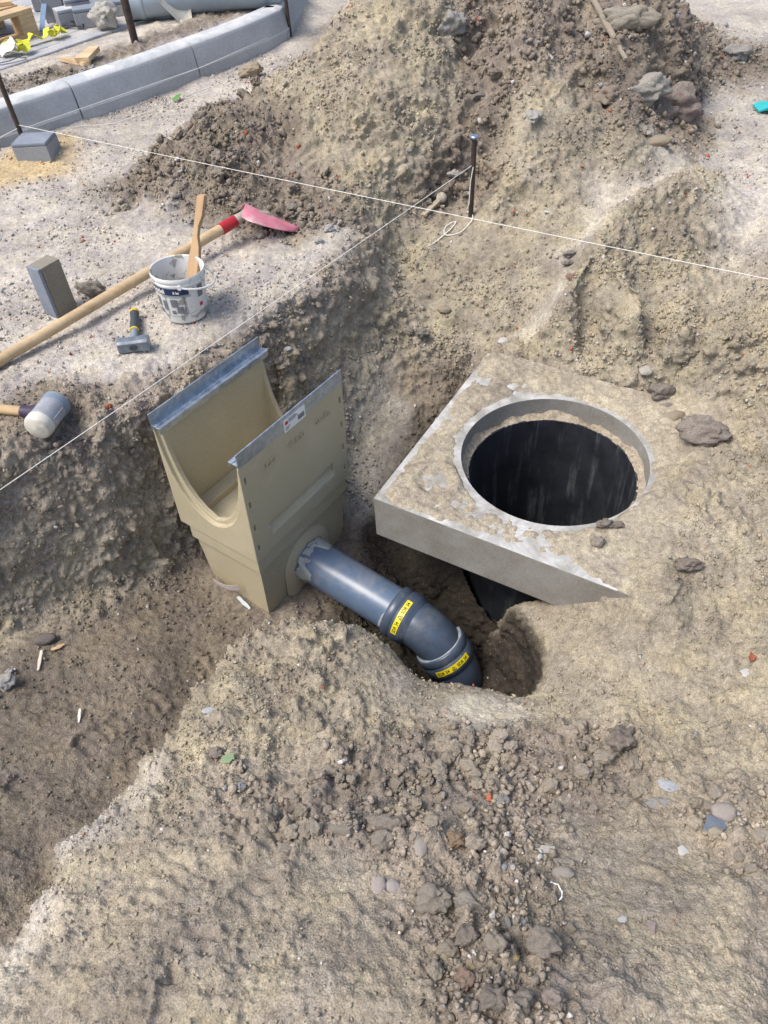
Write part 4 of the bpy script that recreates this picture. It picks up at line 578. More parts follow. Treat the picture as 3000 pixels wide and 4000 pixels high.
# ------------------------------------------------------------------ kerb stones, terrace and paving
KJ = [(-2.62, 3.28), (-2.03, 3.745), (-1.424, 4.277), (-.877, 4.833), (-.40, 5.44), (-.30, 6.16)]
def kerb_stone(a, b, bend, name='kerb_stone'):
    prof = [(0, -.10), (0, .060), (.006, .066), (.022, .155), (.030, .172), (.045, .182), (.07, .187), (.135, .187), (.14, .18), (.14, -.10)]
    a, b = Vector((*a, 0)), Vector((*b, 0)); d = (b - a); L = d.length; d.normalize(); nrm = Vector((-d.y, d.x, 0))
    mb = MB(); n = 9; m = len(prof); vs = []
    for i in range(n):
        t = .004 / L + (1 - .008 / L) * i / (n - 1)
        base = a + d * (L * t) - nrm * (bend * 4 * t * (1 - t))
        vs += [base + nrm * p + Vector((0, 0, z)) for p, z in prof]
    fs = [(i * m + k, (i + 1) * m + k, (i + 1) * m + (k + 1) % m, i * m + (k + 1) % m) for i in range(n - 1) for k in range(m)]
    fs += [tuple(range(m)), tuple((n - 1) * m + k for k in range(m))[::-1]]
    mb.add(vs, fs)
    return mb.build(name, M_KERB, None, .004, 2, 40)
KL = ['grey curved kerb stone out at the left end of the row', 'pale grey curved kerb stone behind the paver on its sand heap',
      'long grey curved kerb stone in the middle, before the two wood offcuts', 'grey curved kerb stone with mud lumps, ending at the thin stake',
      'far kerb stone turning the corner behind the spoil heap']
for i in range(5):
    tag(kerb_stone(KJ[i], KJ[i + 1], (.012, .015, .012, .02, .02)[i]), KL[i], 'kerb stone', 'row of curved kerb stones')

# ------------------------------------------------------------------ drainage sump (local frame: origin at near rail corner, x length, y across, z up)
SL, SW = SUMP[4], SUMP[5]
sump = empty('drainage_sump', (SUMP[0], SUMP[1], SUMP[2]))
sump.rotation_euler = Euler((R(.4), R(1.87), SUMP[3]), 'XYZ')
tag(sump, 'beige polymer concrete drainage sump with steel edge rails standing in the trench', 'drain')
def u_prof(grow, bottom):
    half = [(.170, -.02), (.170, -.06), (.159, -.15), (.143, -.225), (.120, -.285), (.090, -.33), (.055, -.362), (.02, -.378), (0, -.381)]
    pts = []
    for w, z in half: pts.append((.1745 - (w + grow if w > 0 else 0), z - grow * (.3 if z > -.1 else 1)))
    pts2 = [(.349 - y, z) for y, z in pts[:-1]][::-1]
    return [(pts[0][0], .05)] + pts + pts2 + [(pts2[-1][0], .05)]
body = MB().box(0, SL, 0, SW, -.4624, -.052).mesh('b')
cav = MB().box(.030, SL - .030, .0245, SW - .0245, -.43, .1).mesh('c')
u1 = MB().prism(u_prof(0, 0), -.05, .013).prism(u_prof(0, 0), SL - .013, SL + .05).mesh('u')
u2 = MB().prism(u_prof(-.014, 0), .001, SL - .001).mesh('u2')
rec = MB().prism([(-.005, -.340), (.016, -.343), (.016, -.378), (-.005, -.408)], .087, .423).mesh('r')
slots = MB()
for x in (.0205, .483):
    for z in (-.113, -.214, -.314, -.408): slots.box(x - .0035, x + .0035, -.01, .012, z - .013, z + .013)
me = cut(body, cav, u1, u2, rec, slots.mesh('s'))
me = evaluated(me, ('BEVEL', dict(width=.0020, segments=1, limit_method='ANGLE', angle_limit=R(28))))
upper = finish('upper_body', me, M_POLY, sump, 24, True)
upper['label'] = 'open topped channel body with embossed letters'
low = MB()
low.box(.008, SL - .008, .008, SW - .030, -.530, -.4624)
low.add([(x, y, z) for z, ins, far in ((-.80, .026, .075), (-.53, .020, .034)) for x, y in ((ins, ins), (SL - ins, ins), (SL - ins, SW - far), (ins, SW - far))],
        [(3, 2, 1, 0), (4, 5, 6, 7), (0, 1, 5, 4), (1, 2, 6, 5), (2, 3, 7, 6), (3, 0, 4, 7)])
lowb = low.build('lower_body', M_POLY, sump, .003, 2)
# dark well floor seen through the channel
MB().box(.03, SL - .03, .0245, .075, -.43, -.405).box(.03, SL - .03, SW - .075, SW - .0245, -.43, -.405).box(.03, .07, .075, SW - .075, -.43, -.41).box(SL - .07, SL - .03, .075, SW - .075, -.43, -.41).build('inner_ledge', M_POLY, sump, .003)
# arched boss round the outlet
ax, az = .255, -.686
def arch(r, n=22): return [(ax - r, -.80)] + [(ax - r * math.cos(math.pi * k / n), az + r * math.sin(math.pi * k / n)) for k in range(n + 1)] + [(ax + r, -.80)]
mb = MB()
o_, i_ = arch(.128), arch(.110)
n_ = len(o_)
vs = [(x, .021, z) for x, z in o_] + [(x, .006, z) for x, z in i_] 
mb.add(vs, [(k, k + 1, n_ + k + 1, n_ + k) for k in range(n_ - 1)] + [tuple(n_ + k for k in range(n_))])
mb.build('outlet_boss', M_POLY, sump, 0, 2, 50)
# embossed letters
for txt, x, w in (('ACO', .087, .066), ('V 300', .217, .075), ('Sealin', .350, .075)):
    tm = text_mesh(txt, .033, .0040, bold=.0006)
    co = np.array([v.co[:] for v in tm.vertices]); sx_ = w / (co[:, 0].max() - co[:, 0].min())
    for v in tm.vertices: v.co = (x + (v.co.x - co[:, 0].min()) * sx_, -v.co.z - .0005, -.128 + v.co.y)
    o = finish('embossed_letters', tm, M_POLY, sump); o['label'] = 'raised letters reading ' + txt
# pale scuffs and smears left by handling
M_SCUFF = plain('pale_scuff', (.50, .50, .50), .7, .3, 120); rs = random.Random(4)
for x0, z0, x1, z1, w in ((.06, -.352, .088, -.362, .006), (.30, -.405, .395, -.392, .0022), (.31, -.43, .335, -.405, .005), (.335, -.41, .345, -.44, .004), (.25, -.445, .27, -.425, .006), (.16, -.45, .18, -.435, .004), (.37, -.40, .376, -.425, .002), (.20, -.452, .24, -.446, .003)):
    n = 7; vs = []
    for i in range(n):
        t = i / (n - 1); ww = w * (.3 + .7 * math.sin(math.pi * t)) * rs.uniform(.5, 1.2); x = x0 + (x1 - x0) * t; z = z0 + (z1 - z0) * t + rs.uniform(-.0012, .0012)
        vs += [(x, -.0012, z - ww / 2), (x, -.0012, z + ww / 2)]
    MB().add(vs, [(2 * i, 2 * i + 2, 2 * i + 3, 2 * i + 1) for i in range(n - 1)]).build('scuff_mark', M_SCUFF, sump, fix=False)
# steel edge rails
def rail(sign):
    f = (lambda y: y) if sign > 0 else (lambda y: SW - y)
    pr_ = [(-.0015, -.052), (-.0015, 0), (.003, 0), (.003, -.040), (.020, -.040), (.020, -.036), (.024, -.036), (.024, -.040), (.038, -.040), (.038, -.062), (.035, -.062), (.035, -.046), (.003, -.046), (.003, -.052)]
    q = [(f(y), z) for y, z in pr_]
    return MB().prism(q, -.002 if sign < 0 else .003, SL - .001).build('edge_rail', M_GALV, sump, .0006, 1)
r1, r2 = rail(1), rail(-1)
# product sticker on the near rail
st = MB().box(.207, .308, -.0032, -.0018, -.060, -.014).build('sticker', M_WHITE, sump)
mb = MB().box(.213, .226, -.0038, -.0030, -.034, -.022); mb.build('printed_logo', M_RED, st)
mb = MB()
for k in range(4): mb.box(.229, .262 + .012 * ((k * 7) % 3) / 2, -.0038, -.0030, -.0205 - k * .0042, -.0188 - k * .0042)
for k in range(3): mb.box(.213, .236 - .004 * k, -.0038, -.0030, -.044 - k * .0048, -.0422 - k * .0048)
for k in range(14): mb.box(.272 + k * .0022, .272 + k * .0022 + (.0014 if k % 3 else .0008), -.0038, -.0030, -.052, -.034)
mb.build('printed_text', M_GREYINK, st)
# peeling paper label on the end wall and its fallen half
mb = MB(); n = 9; vs = []
for i in range(n):
    t = i / (n - 1); y = .262 - .135 * t; z = -.752 + .07 * t + .012 * math.sin(t * 5); x = .014 - .02 * math.sin(t * 3.1) - .006
    vs += [(x, y, z), (x - .006, y + .004, z + .030)]
vs += [(a + .0012, b, c) for a, b, c in vs]
m = 2 * n
mb.add(vs, [(2 * i, 2 * i + 2, 2 * i + 3, 2 * i + 1) for i in range(n - 1)] + [(m + 2 * i, m + 2 * i + 1, m + 2 * i + 3, m + 2 * i + 2) for i in range(n - 1)] + [(0, 1, m + 1, m), (2 * n - 2, m + 2 * n - 2, m + 2 * n - 1, 2 * n - 1)]
       + [(2 * i, m + 2 * i, m + 2 * i + 2, 2 * i + 2) for i in range(n - 1)] + [(2 * i + 1, 2 * i + 3, m + 2 * i + 3, m + 2 * i + 1) for i in range(n - 1)])
pl = mb.build('peeling_label', plain('pinkish_paper', (.62, .55, .52), .6, .05), sump, 0, 2, 60)

# ------------------------------------------------------------------ pipe run from the sump into the pit
def sump_w(x, y, z): return sump.matrix_basis @ Vector((x, y, z))
bpy.context.view_layer.update()
sm_ = Matrix.Translation(sump.location) @ sump.rotation_euler.to_matrix().to_4x4()
sn = Vector((math.sin(SUMP[3]), -math.cos(SUMP[3]), 0))
d0 = (sn * math.cos(R(7)) + Vector((0, 0, -math.sin(R(7))))).normalized()
P0 = Vector((SUMP[0], SUMP[1], SUMP[2])) + Vector((math.cos(SUMP[3]) * (.25 - .0225), math.sin(SUMP[3]) * (.25 - .0225), -.69))
def frame(o, d):
    a = d.cross(Vector((0, 0, 1)));
    if a.length < .02: a = Vector((1, 0, 0))
    a.normalize(); b = a.cross(d)            # b points up
    return Matrix(((a.x, b.x, d.x, o.x), (a.y, b.y, d.y, o.y), (a.z, b.z, d.z, o.z), (0, 0, 0, 1)))
dp = empty('drain_pipe', P0); 
M0 = frame(Vector((0, 0, 0)), d0)
tag(dp, 'straight blue grey plastic drain pipe leaving the sump outlet', 'pipe')
MB().lathe([(.08, -.02), (.08, .40), (.074, .40), (.074, -.02)], 48, M0, True).build('pipe_wall', M_PVC, dp, 0, 2, 40)
mb = MB(); seg = 60; rings = 7; vs = []
for i in range(rings):
    for k in range(seg):
        t = 2 * math.pi * k / seg
        e = .045 + .020 * math.sin(t * 3 + 1) + .012 * math.sin(t * 7) + .008 * math.sin(t * 13 + 2)
        z = -.012 + e * i / (rings - 1)
        r = .0815 + .004 * math.sin(t * 9 + i) * (1 - i / (rings - 1)) + .0055 * (1 - i / (rings - 1)) + (-.003 if i == rings - 1 else 0)
        vs.append(M0 @ Vector((r * math.cos(t), r * math.sin(t), z)))
mb.add(vs, [(i * seg + k, i * seg + (k + 1) % seg, (i + 1) * seg + (k + 1) % seg, (i + 1) * seg + k) for i in range(rings - 1) for k in range(seg)])
mb.build('sealant_collar', plain('smeared_grey_sealant', (.33, .34, .32), .6, .2, 35, .5, .003, c2=(.085, .115, .165), scale2=26, lo=.57, hi=.6), dp, 0, 2, 60)

def wrap_text(txt, size, r, M, ang0, z0, parent, flip=False):
    tm = text_mesh(txt, size, .0, bold=.0004)
    co = np.array([v.co[:] for v in tm.vertices]); 
    for v in tm.vertices:
        a = ang0 + v.co.x / r
        v.co = M @ Vector((r * math.cos(a), r * math.sin(a), z0 - v.co.y))
    return finish('printed_text', tm, M_BLACK, parent)
def arc_band(r, M, a0, a1, z0, z1, th=.0012, n=24):
    mb = MB(); vs = []
    for i in range(n + 1):
        a = a0 + (a1 - a0) * i / n
        for rr, z in ((r, z0), (r, z1), (r + th, z1), (r + th, z0)): vs.append(M @ Vector((rr * math.cos(a), rr * math.sin(a), z)))
    fs = [(4 * i + k, 4 * i + (k + 1) % 4, 4 * i + 4 + (k + 1) % 4, 4 * i + 4 + k) for i in range(n) for k in range(4)] + [(0, 1, 2, 3), (4 * n + 3, 4 * n + 2, 4 * n + 1, 4 * n)]
    return mb.add(vs, fs)
def pipe_bend(start, d, ang, label, tail, lab_a):
    e = empty('pipe_bend', start); tag(e, label, 'pipe bend', 'pipe bends below the sump')
    M = frame(Vector((0, 0, 0)), d)
    # socket with a bead and grooves
    prof = [(.0805, -.002), (.090, -.002), (.0935, .002), (.0935, .028), (.091, .031), (.0935, .034), (.0935, .072), (.0905, .076), (.0875, .083), (.0835, .090), (.080, .090)]
    MB().lathe(prof, 56, M).build('socket', M_PVC2, e, 0, 2, 50)
    side = d.cross(Vector((0, 0, 1))).normalized(); upv = side.cross(d)
    C = d * .083; Rb = .15; cen = C - upv * Rb; n = 14; seg = 48; vs = []
    for i in range(n + 1):
        a = -ang * i / n
        q = Matrix.Rotation(a, 4, side)
        dd = q @ d; uu = q @ upv; c = cen + uu * Rb
        for k in range(seg):
            t = 2 * math.pi * k / seg
            vs.append(c + (side * math.cos(t) + uu * math.sin(t)) * .0825)
    MB().add(vs, [(i * seg + k, i * seg + (k + 1) % seg, (i + 1) * seg + (k + 1) % seg, (i + 1) * seg + k) for i in range(n) for k in range(seg)]).build('elbow', M_PVC2, e)
    d1 = Matrix.Rotation(-ang, 4, side) @ d; end = cen + (Matrix.Rotation(-ang, 4, side) @ upv) * Rb
    # smear of jointing paste at the mouth
    mb = MB(); sg = 50; vs = []
    for k in range(sg):
        t = 2 * math.pi * k / sg
        w = max(-.004, -.002 + .004 * math.sin(t * 2 + 1 + tail) + .003 * math.sin(t * 5 + tail) + .0015 * math.sin(t * 13))
        for rr, z in ((.078, -.001), (.0885 + w * .6, -.0025), (.086 + w, -.004 - max(w, 0) * 1.4), (.0785, -.006 - max(w, 0) * 2.)): vs.append(M @ Vector((rr * math.cos(t), rr * math.sin(t), z)))
    mb.add(vs, [(4 * k + j, 4 * k + (j + 1) % 4, 4 * ((k + 1) % sg) + (j + 1) % 4, 4 * ((k + 1) % sg) + j) for k in range(sg) for j in range(4)])
    mb.build('jointing_paste', M_GREASE, e, 0, 2, 60)
    tp = arc_band(.0936, M, lab_a, lab_a + 1.45, .042, .063).build('yellow_label', M_YEL, e, 0, 2, 30)
    return e, M, C + (end - C), d1, tp
def label_print(e, M, tp, a0):
    for k, off in ((0, .06), (1, .88)):
        tm = text_mesh('SDR 34', .0185, .0, bold=.0004)
        for v in tm.vertices:
            a = a0 + off + v.co.x / .0955 * .80
            v.co = M @ Vector((.0951 * math.cos(a), .0951 * math.sin(a), .0590 - v.co.y * .95))
        finish('printed_text', tm, M_BLACK, tp)
    # little fold-up warning triangle between the words
    mb = MB()
    def rib(p, q, w=.0011):
        n = 5
        for i in range(n):
            x0, z0 = p[0] + (q[0] - p[0]) * i / n, p[1] + (q[1] - p[1]) * i / n
            x1, z1 = p[0] + (q[0] - p[0]) * (i + 1) / n, p[1] + (q[1] - p[1]) * (i + 1) / n
            L = math.hypot(q[0] - p[0], q[1] - p[1]); nx, nz = -(q[1] - p[1]) / L * w, (q[0] - p[0]) / L * w
            vs = []
            for x, z in ((x0 - nx, z0 - nz), (x1 - nx, z1 - nz), (x1 + nx, z1 + nz), (x0 + nx, z0 + nz)):
                a = a0 + x / .0955; vs.append(M @ Vector((.0951 * math.cos(a), .0951 * math.sin(a), z)))
            mb.add(vs, [(0, 1, 2, 3)])
    rib((.061, .060), (.077, .060)); rib((.061, .060), (.069, .046)); rib((.069, .046), (.077, .060)); rib((.066, .058), (.073, .052))
    mb.build('warning_triangle', M_BLACK, tp, fix=False)
LABA1, LABA2 = R(12), R(12)
b1, Mb1, e1, d1, t1 = pipe_bend(P0 + d0 * .36, d0, R(45), 'upper grey pipe bend with yellow tape, on the straight pipe', 0., LABA1)
label_print(b1, Mb1, t1, LABA1)
s2 = P0 + d0 * .36 + e1
b2, Mb2, e2, d2, t2 = pipe_bend(s2, d1, R(38), 'lower grey pipe bend with yellow tape, diving behind the sand crest', 2., LABA2)
label_print(b2, Mb2, t2, LABA2)
s3 = s2 + e2
tp_ = empty('buried_pipe', s3); tag(tp_, 'short grey pipe end with pale ring, going down into the pit', 'pipe')
M3 = frame(Vector((0, 0, 0)), d2)
MB().lathe([(.081, -.03), (.081, .30), (.075, .30), (.075, -.03)], 40, M3, True).build('pipe_wall', M_PVC2, tp_)
MB().lathe([(.0815, .012), (.0865, .013), (.0865, .020), (.0815, .021)], 40, M3, True).build('pale_ring', M_GREASE, tp_)

# ------------------------------------------------------------------ concrete slab, sand on it, black shaft
SX, SY, SA, SS, ST, SZ, SR = SLAB
slab = empty('manhole_slab', (SX, SY, SZ), (0, 0, SA))
tag(slab, 'square concrete manhole slab with a round opening, sand on top', 'concrete slab')
def ring_slab():
    N = 72; mb = MB(); c = SS / 2
    ts = sorted(set([2 * math.pi * k / N for k in range(N)]))
    inn = [(c + SR * math.cos(t), c + SR * math.sin(t)) for t in ts]
    out = []
    for t in ts:
        m = max(abs(math.cos(t)), abs(math.sin(t))); out.append((c + c * math.cos(t) / m, c + c * math.sin(t) / m))
    vs = [(x, y, z) for z in (0, -ST) for l in (inn, out) for x, y in l]
    I, O, I2, O2 = 0, N, 2 * N, 3 * N
    fs = []
    for k in range(N):
        j = (k + 1) % N
        fs += [(I + k, O + k, O + j, I + j), (I2 + k, I2 + j, O2 + j, O2 + k), (I + k, I + j, I2 + j, I2 + k), (O + k, O2 + k, O2 + j, O + j)]
    return mb.add(vs, fs)
me = ring_slab().mesh('slab', .005, 2)
finish('slab_body', me, M_CONC, slab, 40, True)
# sand strewn over the top: thin where the concrete shows
n = 190
g = np.linspace(.0, SS, n); A_, B_ = np.meshgrid(g, g, indexing='ij')
L = np.stack([A_.ravel(), B_.ravel(), np.zeros(n * n)], 1)
ca, sa_ = math.cos(SA), math.sin(SA)
Wd = np.stack([SX + ca * L[:, 0] - sa_ * L[:, 1], SY + sa_ * L[:, 0] + ca * L[:, 1], np.full(n * n, SZ)], 1)
rr = np.hypot(L[:, 0] - SS / 2, L[:, 1] - SS / 2)
edge = np.minimum.reduce([L[:, 0], L[:, 1], 2 + 0 * L[:, 0]])
hgt = .006 + .013 * fbm(Wd * 5.5, 3, 60) + .010 * clods(Wd * 34, 61) + .007 * clods(Wd * 70, 62) + .005 * fbm(Wd * 30, 2, 63)
hgt += np.clip((L[:, 0] - .62) / .28, 0, 1) * .016 + np.clip((L[:, 1] - .70) / .2, 0, 1) * .010
# heel mark near the front corner
hm = np.hypot(L[:, 0] - .15, L[:, 1] - .16); hgt += .012 * np.exp(-((hm - .075) / .014) ** 2) - .008 * np.exp(-(hm / .06) ** 2)
hgt -= .020 * np.exp(-(edge / .022) ** 2) + .022 * np.exp(-(np.clip(rr - SR, 0, 1) / .022) ** 2)
hgt -= .010 * np.exp(-((L[:, 0] - .20) / .07) ** 2 - ((L[:, 1] - .62) / .10) ** 2) + .012 * np.exp(-((L[:, 0] - .62) / .12) ** 2 - ((L[:, 1] - .04) / .05) ** 2)
hgt = np.where(rr < SR + .004, -.02, np.clip(hgt, -.02, .03))
cols = soil_colour(Wd, np.tile([.25, .0, .9, 0, 0., 0, 0, 0, 0, 0], (n * n, 1))) * 1.05
Lq = L.copy(); Lq[:, 2] = hgt
idx = np.arange(n * n).reshape(n, n)
Q = np.stack([idx[:-1, :-1], idx[1:, :-1], idx[1:, 1:], idx[:-1, 1:]], -1).reshape(-1, 4)
Q = Q[(hgt[Q] > -.012).any(1)]
sand_ = link('sand_layer', mesh_from('sand_layer', Lq, Q, M_SOIL, cols, False)); sand_.location = slab.location; sand_.rotation_euler = slab.rotation_euler
tag(sand_, 'loose sand strewn over the concrete slab', 'sand', kind='stuff')
# shaft
hx, hy = HOLE[0], HOLE[1]
sh = empty('manhole_shaft', (hx, hy, -.42)); tag(sh, 'black plastic manhole shaft with white runs, under the slab opening', 'shaft')
MB().lathe([(.285, 0), (.292, .0), (.292, -1.9), (.285, -1.9)], 72, None, True).build('shaft_wall', M_SHAFT, sh, 0, 2, 40)
MB().lathe([(.288, -1.88), (.001, -1.88)], 48).build('shaft_floor', M_SHAFT, sh)
# bed of sand between shaft and slab
mb = MB(); seg = 160; vs = []
for k in range(seg):
    t = 2 * math.pi * k / seg
    w = .012 * math.sin(t * 5 + 1) + .008 * math.sin(t * 11) + .005 * math.sin(t * 23 + 2)
    j = random.uniform(-.003, .003)
    for r_, z in ((.2865, -.06), (.2865, .000 + .003 * math.sin(t * 17) + j), (.296, .003 + w * .3 + j), (.306, .008 + w * .6 + j), (.3138, .012 + w * .9 + j), (.3138, -.09)): vs.append((r_ * math.cos(t), r_ * math.sin(t), z))
mb.add(vs, [(6 * k + j, 6 * k + (j + 1) % 6, 6 * ((k + 1) % seg) + (j + 1) % 6, 6 * ((k + 1) % seg) + j) for k in range(seg) for j in range(6)])
me = mb.mesh('sandbed'); 
at = me.color_attributes.new('soil', 'FLOAT_COLOR', 'POINT')
for d_ in at.data: d_.color = (.33, .285, .215, 1)
sb = finish('sand_bed', me, M_SOIL); sb.location = (hx, hy, -.42)
tag(sb, 'ring of sand packed between shaft rim and slab', 'sand', kind='stuff')

# ------------------------------------------------------------------ tools on the ground
def gz(x, y, r=.03): return ground_z(x, y, r)
# upright block
bz = gz(-1.10, 2.43, .05) - .006
A0, B0, C0 = Vector((-1.104, 2.39, 0)), Vector((-1.155, 2.426, 0)), Vector((-1.053, 2.468, 0))
e1_, e2_ = (B0 - A0).normalized(), Vector((.575, .818, 0))
Mb = Matrix(((e1_.x, e2_.x, 0, 0), (e1_.y, e2_.y, 0, 0), (0, 0, 1, 0), (0, 0, 0, 1)))
blk = empty('concrete_block', (A0.x, A0.y, bz)); tag(blk, 'concrete block standing on end beside the spade handle', 'block')
MB().box(0, .062, .0135, .094, 0, .193, Mb).build('block_body', M_BLOCK, blk, .005, 2)
MB().box(.0, .062, 0, .013, .001, .194, Mb).build('blue_facing', M_PAVER, blk, .004, 2)
# bucket
bx_, by_ = -.648, 2.385
bk = empty('bucket', (bx_, by_, gz(bx_, by_, .06))); tag(bk, 'mortar smeared white plastic bucket with printed label', 'bucket')
bk.rotation_euler = (R(-1.5), R(2.0), 0); bk.scale = (.87, .87, .90)
rb = lambda z: .0885 + .012 * (z - .008) / .150
MB().lathe([(.001, .004), (.086, .003), (.0885, .008), (.1005, .158), (.1045, .160), (.1045, .166), (.1015, .168), (.1015, .176), (.1065, .178), (.1072, .186), (.1045, .192), (.1005, .190), (.0985, .176), (.0855, .010), (.001, .009)], 56).build('bucket_wall', M_BUCKET, bk, 0, 2, 50)
mb = MB(); vs = []
for i in range(9):
    for k in range(40):
        r_ = .093 * i / 8; t = 2 * math.pi * k / 40
        vs.append((r_ * math.cos(t), r_ * math.sin(t), .052 + .012 * math.sin(3 * t + i) * (i / 8) ** 2 + .006 * math.sin(5 * r_ * 60 + t * 2)))
mb.add(vs, [(i * 40 + k, i * 40 + (k + 1) % 40, (i + 1) * 40 + (k + 1) % 40, (i + 1) * 40 + k) for i in range(8) for k in range(40)]).build('mortar_rest', M_MORTAR, bk)
def cyl_patch(a0, a1, z0, z1, off, n=16):
    mb = MB(); vs = []
    for i in range(n + 1):
        a = R(a0 + (a1 - a0) * i / n)
        for z in (z0, z1):
            r_ = rb(z) + .0006 + off; vs.append((r_ * math.cos(a), r_ * math.sin(a), z))
    return mb.add(vs, [(2 * i, 2 * i + 2, 2 * i + 3, 2 * i + 1) for i in range(n)])
lb = cyl_patch(-172, -62, .126, .154, .0008).build('navy_label_band', M_NAVY, bk, fix=False)
for txt, a0, s_, z0 in (('middel', -158, .027, .1315), ('5 kg', -97, .014, .1335)):
    tm = text_mesh(txt, s_, 0., bold=.0008)
    for v in tm.vertices:
        z = z0 + v.co.y; r_ = rb(z) + .0022; a = R(a0) + v.co.x / r_; v.co = (r_ * math.cos(a), r_ * math.sin(a), z)
    finish('printed_text', tm, M_WHITE, lb)
mb = MB()
def pm(*a):
    q = cyl_patch(*a, .0009, 6); mb.add(q.v, q.f)
pm(-128, -58, .121, .1235); pm(-128, -58, .116, .1178)
for a, b, c, d in ((-108, -92, .075, .108), (-96, -80, .050, .078), (-110, -100, .045, .060), (-130, -118, .060, .100), (-152, -138, .070, .110), (-150, -136, .04, .06), (-76, -74.6, .035, .120), (-116, -74, .0345, .0358), (-120, -118.6, .035, .120), (-40, -24, .1, .15)): pm(a, b, c, d)
mb.build('printed_pictures', M_GREYINK, bk, fix=False)
cyl_patch(-38, -28, .060, .075, .0009, 6).build('red_print', M_RED, bk, fix=False)
# handle folded down on the right
pts_ = []
for i in range(19):
    t = math.pi * i / 18
    pts_.append((math.sin(t) * .118 * math.cos(R(5)) + .02, -math.cos(t) * .109, .163 - .028 * math.sin(t)))
MB().tube(pts_, .0042, 8).build('carry_handle', M_BUCKET, bk)
for s in (-1, 1): MB().tube([(.02, s * .098, .163), (.02, s * .113, .163)], .009, 12).build('handle_ear', M_BUCKET, bk)
# mixing stick
b0, b1_ = Vector((-.622, 2.392, .055)) + Vector((0, 0, bk.location.z)), Vector((-.545, 2.585, .325)) + Vector((0, 0, bk.location.z))
L_ = (b1_ - b0).length
stick = MB()
nn = 10; vs = []
for i in range(nn + 1):
    t = i / nn; w = .016 + (.004 if t < .45 else 0) - (.006 if .55 < t < .8 else 0) - .002 * t
    for p, q in ((-w, -.009), (w, -.009), (w, .009), (-w, .009)):
        vs.append((p + (.004 if .55 < t < .8 else 0), q, L_ * t + (random.uniform(-.012, .010) if i == nn else 0)))
stick.add(vs, [(4 * i + k, 4 * i + (k + 1) % 4, 4 * i + 4 + (k + 1) % 4, 4 * i + 4 + k) for i in range(nn) for k in range(4)] + [(3, 2, 1, 0), (4 * nn, 4 * nn + 1, 4 * nn + 2, 4 * nn + 3)])
so = stick.build('mixing_stick', wood('stirring_wood', (.40, .25, .13), (.52, .36, .20), 2), None, .0012, 1)
so.location = b0; so.rotation_euler = (b1_ - b0).to_track_quat('Z', 'Y').to_euler()
tag(so, 'broken wooden stirring stick standing in the bucket', 'stick')
# spade
sp = empty('spade', (-1.218, 2.111, 0)); tag(sp, 'long handled spade with red ferrule and worn pink blade lying on the ground', 'spade')
z0 = gz(-1.2, 2.13) + .022; z1 = gz(-.5, 2.86) + .085
h0, h1 = Vector((-.04, -.043, z0)), Vector((.727, .784, z1))
hd_ = (h1 - h0).normalized()
pth = [h0 + (h1 - h0) * t for t in (0, .02, .06, .3, .6, .85, .97, 1)]
ho = MB().tube(pth, [.016, .0195, .0185, .0185, .0190, .0195, .0205, .0205], 20); 
hm_ = ho.mesh('handle')
hoo = finish('handle', hm_, wood('spade_shaft', (.44, .31, .17), (.60, .46, .28), 0, .6), sp)
MB().tube([h0 - hd_ * .022, h0 - hd_ * .016, h0 - hd_ * .002, h0 + hd_ * .02, h0 + hd_ * .03], [.016, .023, .025, .022, .0195], 20).build('handle_knob', M_OLDW, sp)
MB().tube([h1 - hd_ * .095, h1 - hd_ * .06, h1 - hd_ * .015], [.0225, .0225, .0210], 24).build('ferrule', M_REDP, sp)
tipz = gz(-.27, 2.96) + .016
O = Vector((-.435 + 1.218, 2.915 - 2.111, z1 + .016)); tip = Vector((-.262 + 1.218, 2.95 - 2.111, tipz))
x1 = (tip - O); BL = x1.length; x1.normalize(); y1 = Vector((.45, -.89, 0)); y1 = (y1 - x1 * y1.dot(x1)).normalized(); n1_ = y1.cross(x1)
if n1_.z < 0: n1_ = -n1_
def blade(off):
    vs = []; ns, nt_ = 22, 16
    for i in range(ns + 1):
        s = -.22 + 1.22 * i / ns
        hw = .098 * (1 - (max(0, s - .12) / .88) ** 1.8) ** .75 if s > .12 else .098 * (1 - ((.12 - s) / .36) ** 3) ** .5
        for k in range(nt_ + 1):
            t = -1 + 2 * k / nt_; q = t * hw
            notch = .05 * max(0, -s) * (1 - abs(t)) * 4
            zz = .019 * (1 - t * t) * (1 - .35 * max(s, 0)) + .012 * math.exp(-(q / .018) ** 2) * max(0, 1 - s * 1.6) - .03 * max(0, -s) * abs(t)
            vs.append(O + x1 * ((s + notch) * BL) + y1 * q + n1_ * (zz - .012 + off))
    fs = [(i * (nt_ + 1) + k, (i + 1) * (nt_ + 1) + k, (i + 1) * (nt_ + 1) + k + 1, i * (nt_ + 1) + k + 1) for i in range(ns) for k in range(nt_)]
    return vs, fs, ns, nt_
mb = MB(); va, fa, ns, nt_ = blade(0); vb, fb, _, _ = blade(-.0025)
k0 = len(va); mb.add(va + vb, fa + [tuple(i + k0 for i in f[::-1]) for f in fb])
W1 = nt_ + 1
rim = [k for k in range(W1)] + [i * W1 + nt_ for i in range(1, ns + 1)] + [ns * W1 + k for k in range(nt_ - 1, -1, -1)] + [i * W1 for i in range(ns - 1, 0, -1)]
mb.f += [(rim[i], rim[(i + 1) % len(rim)], rim[(i + 1) % len(rim)] + k0, rim[i] + k0) for i in range(len(rim))]
mb.build('blade', M_SPADE, sp, 0, 2, 60)
MB().tube([h1 - hd_ * .02, h1 * .4 + (O + n1_ * .012) * .6, O + x1 * .06 + n1_ * .012], [.0195, .017, .009], 16).build('tulle', plain('worn_steel_socket', (.36, .33, .28), .5, .2, 30), sp)
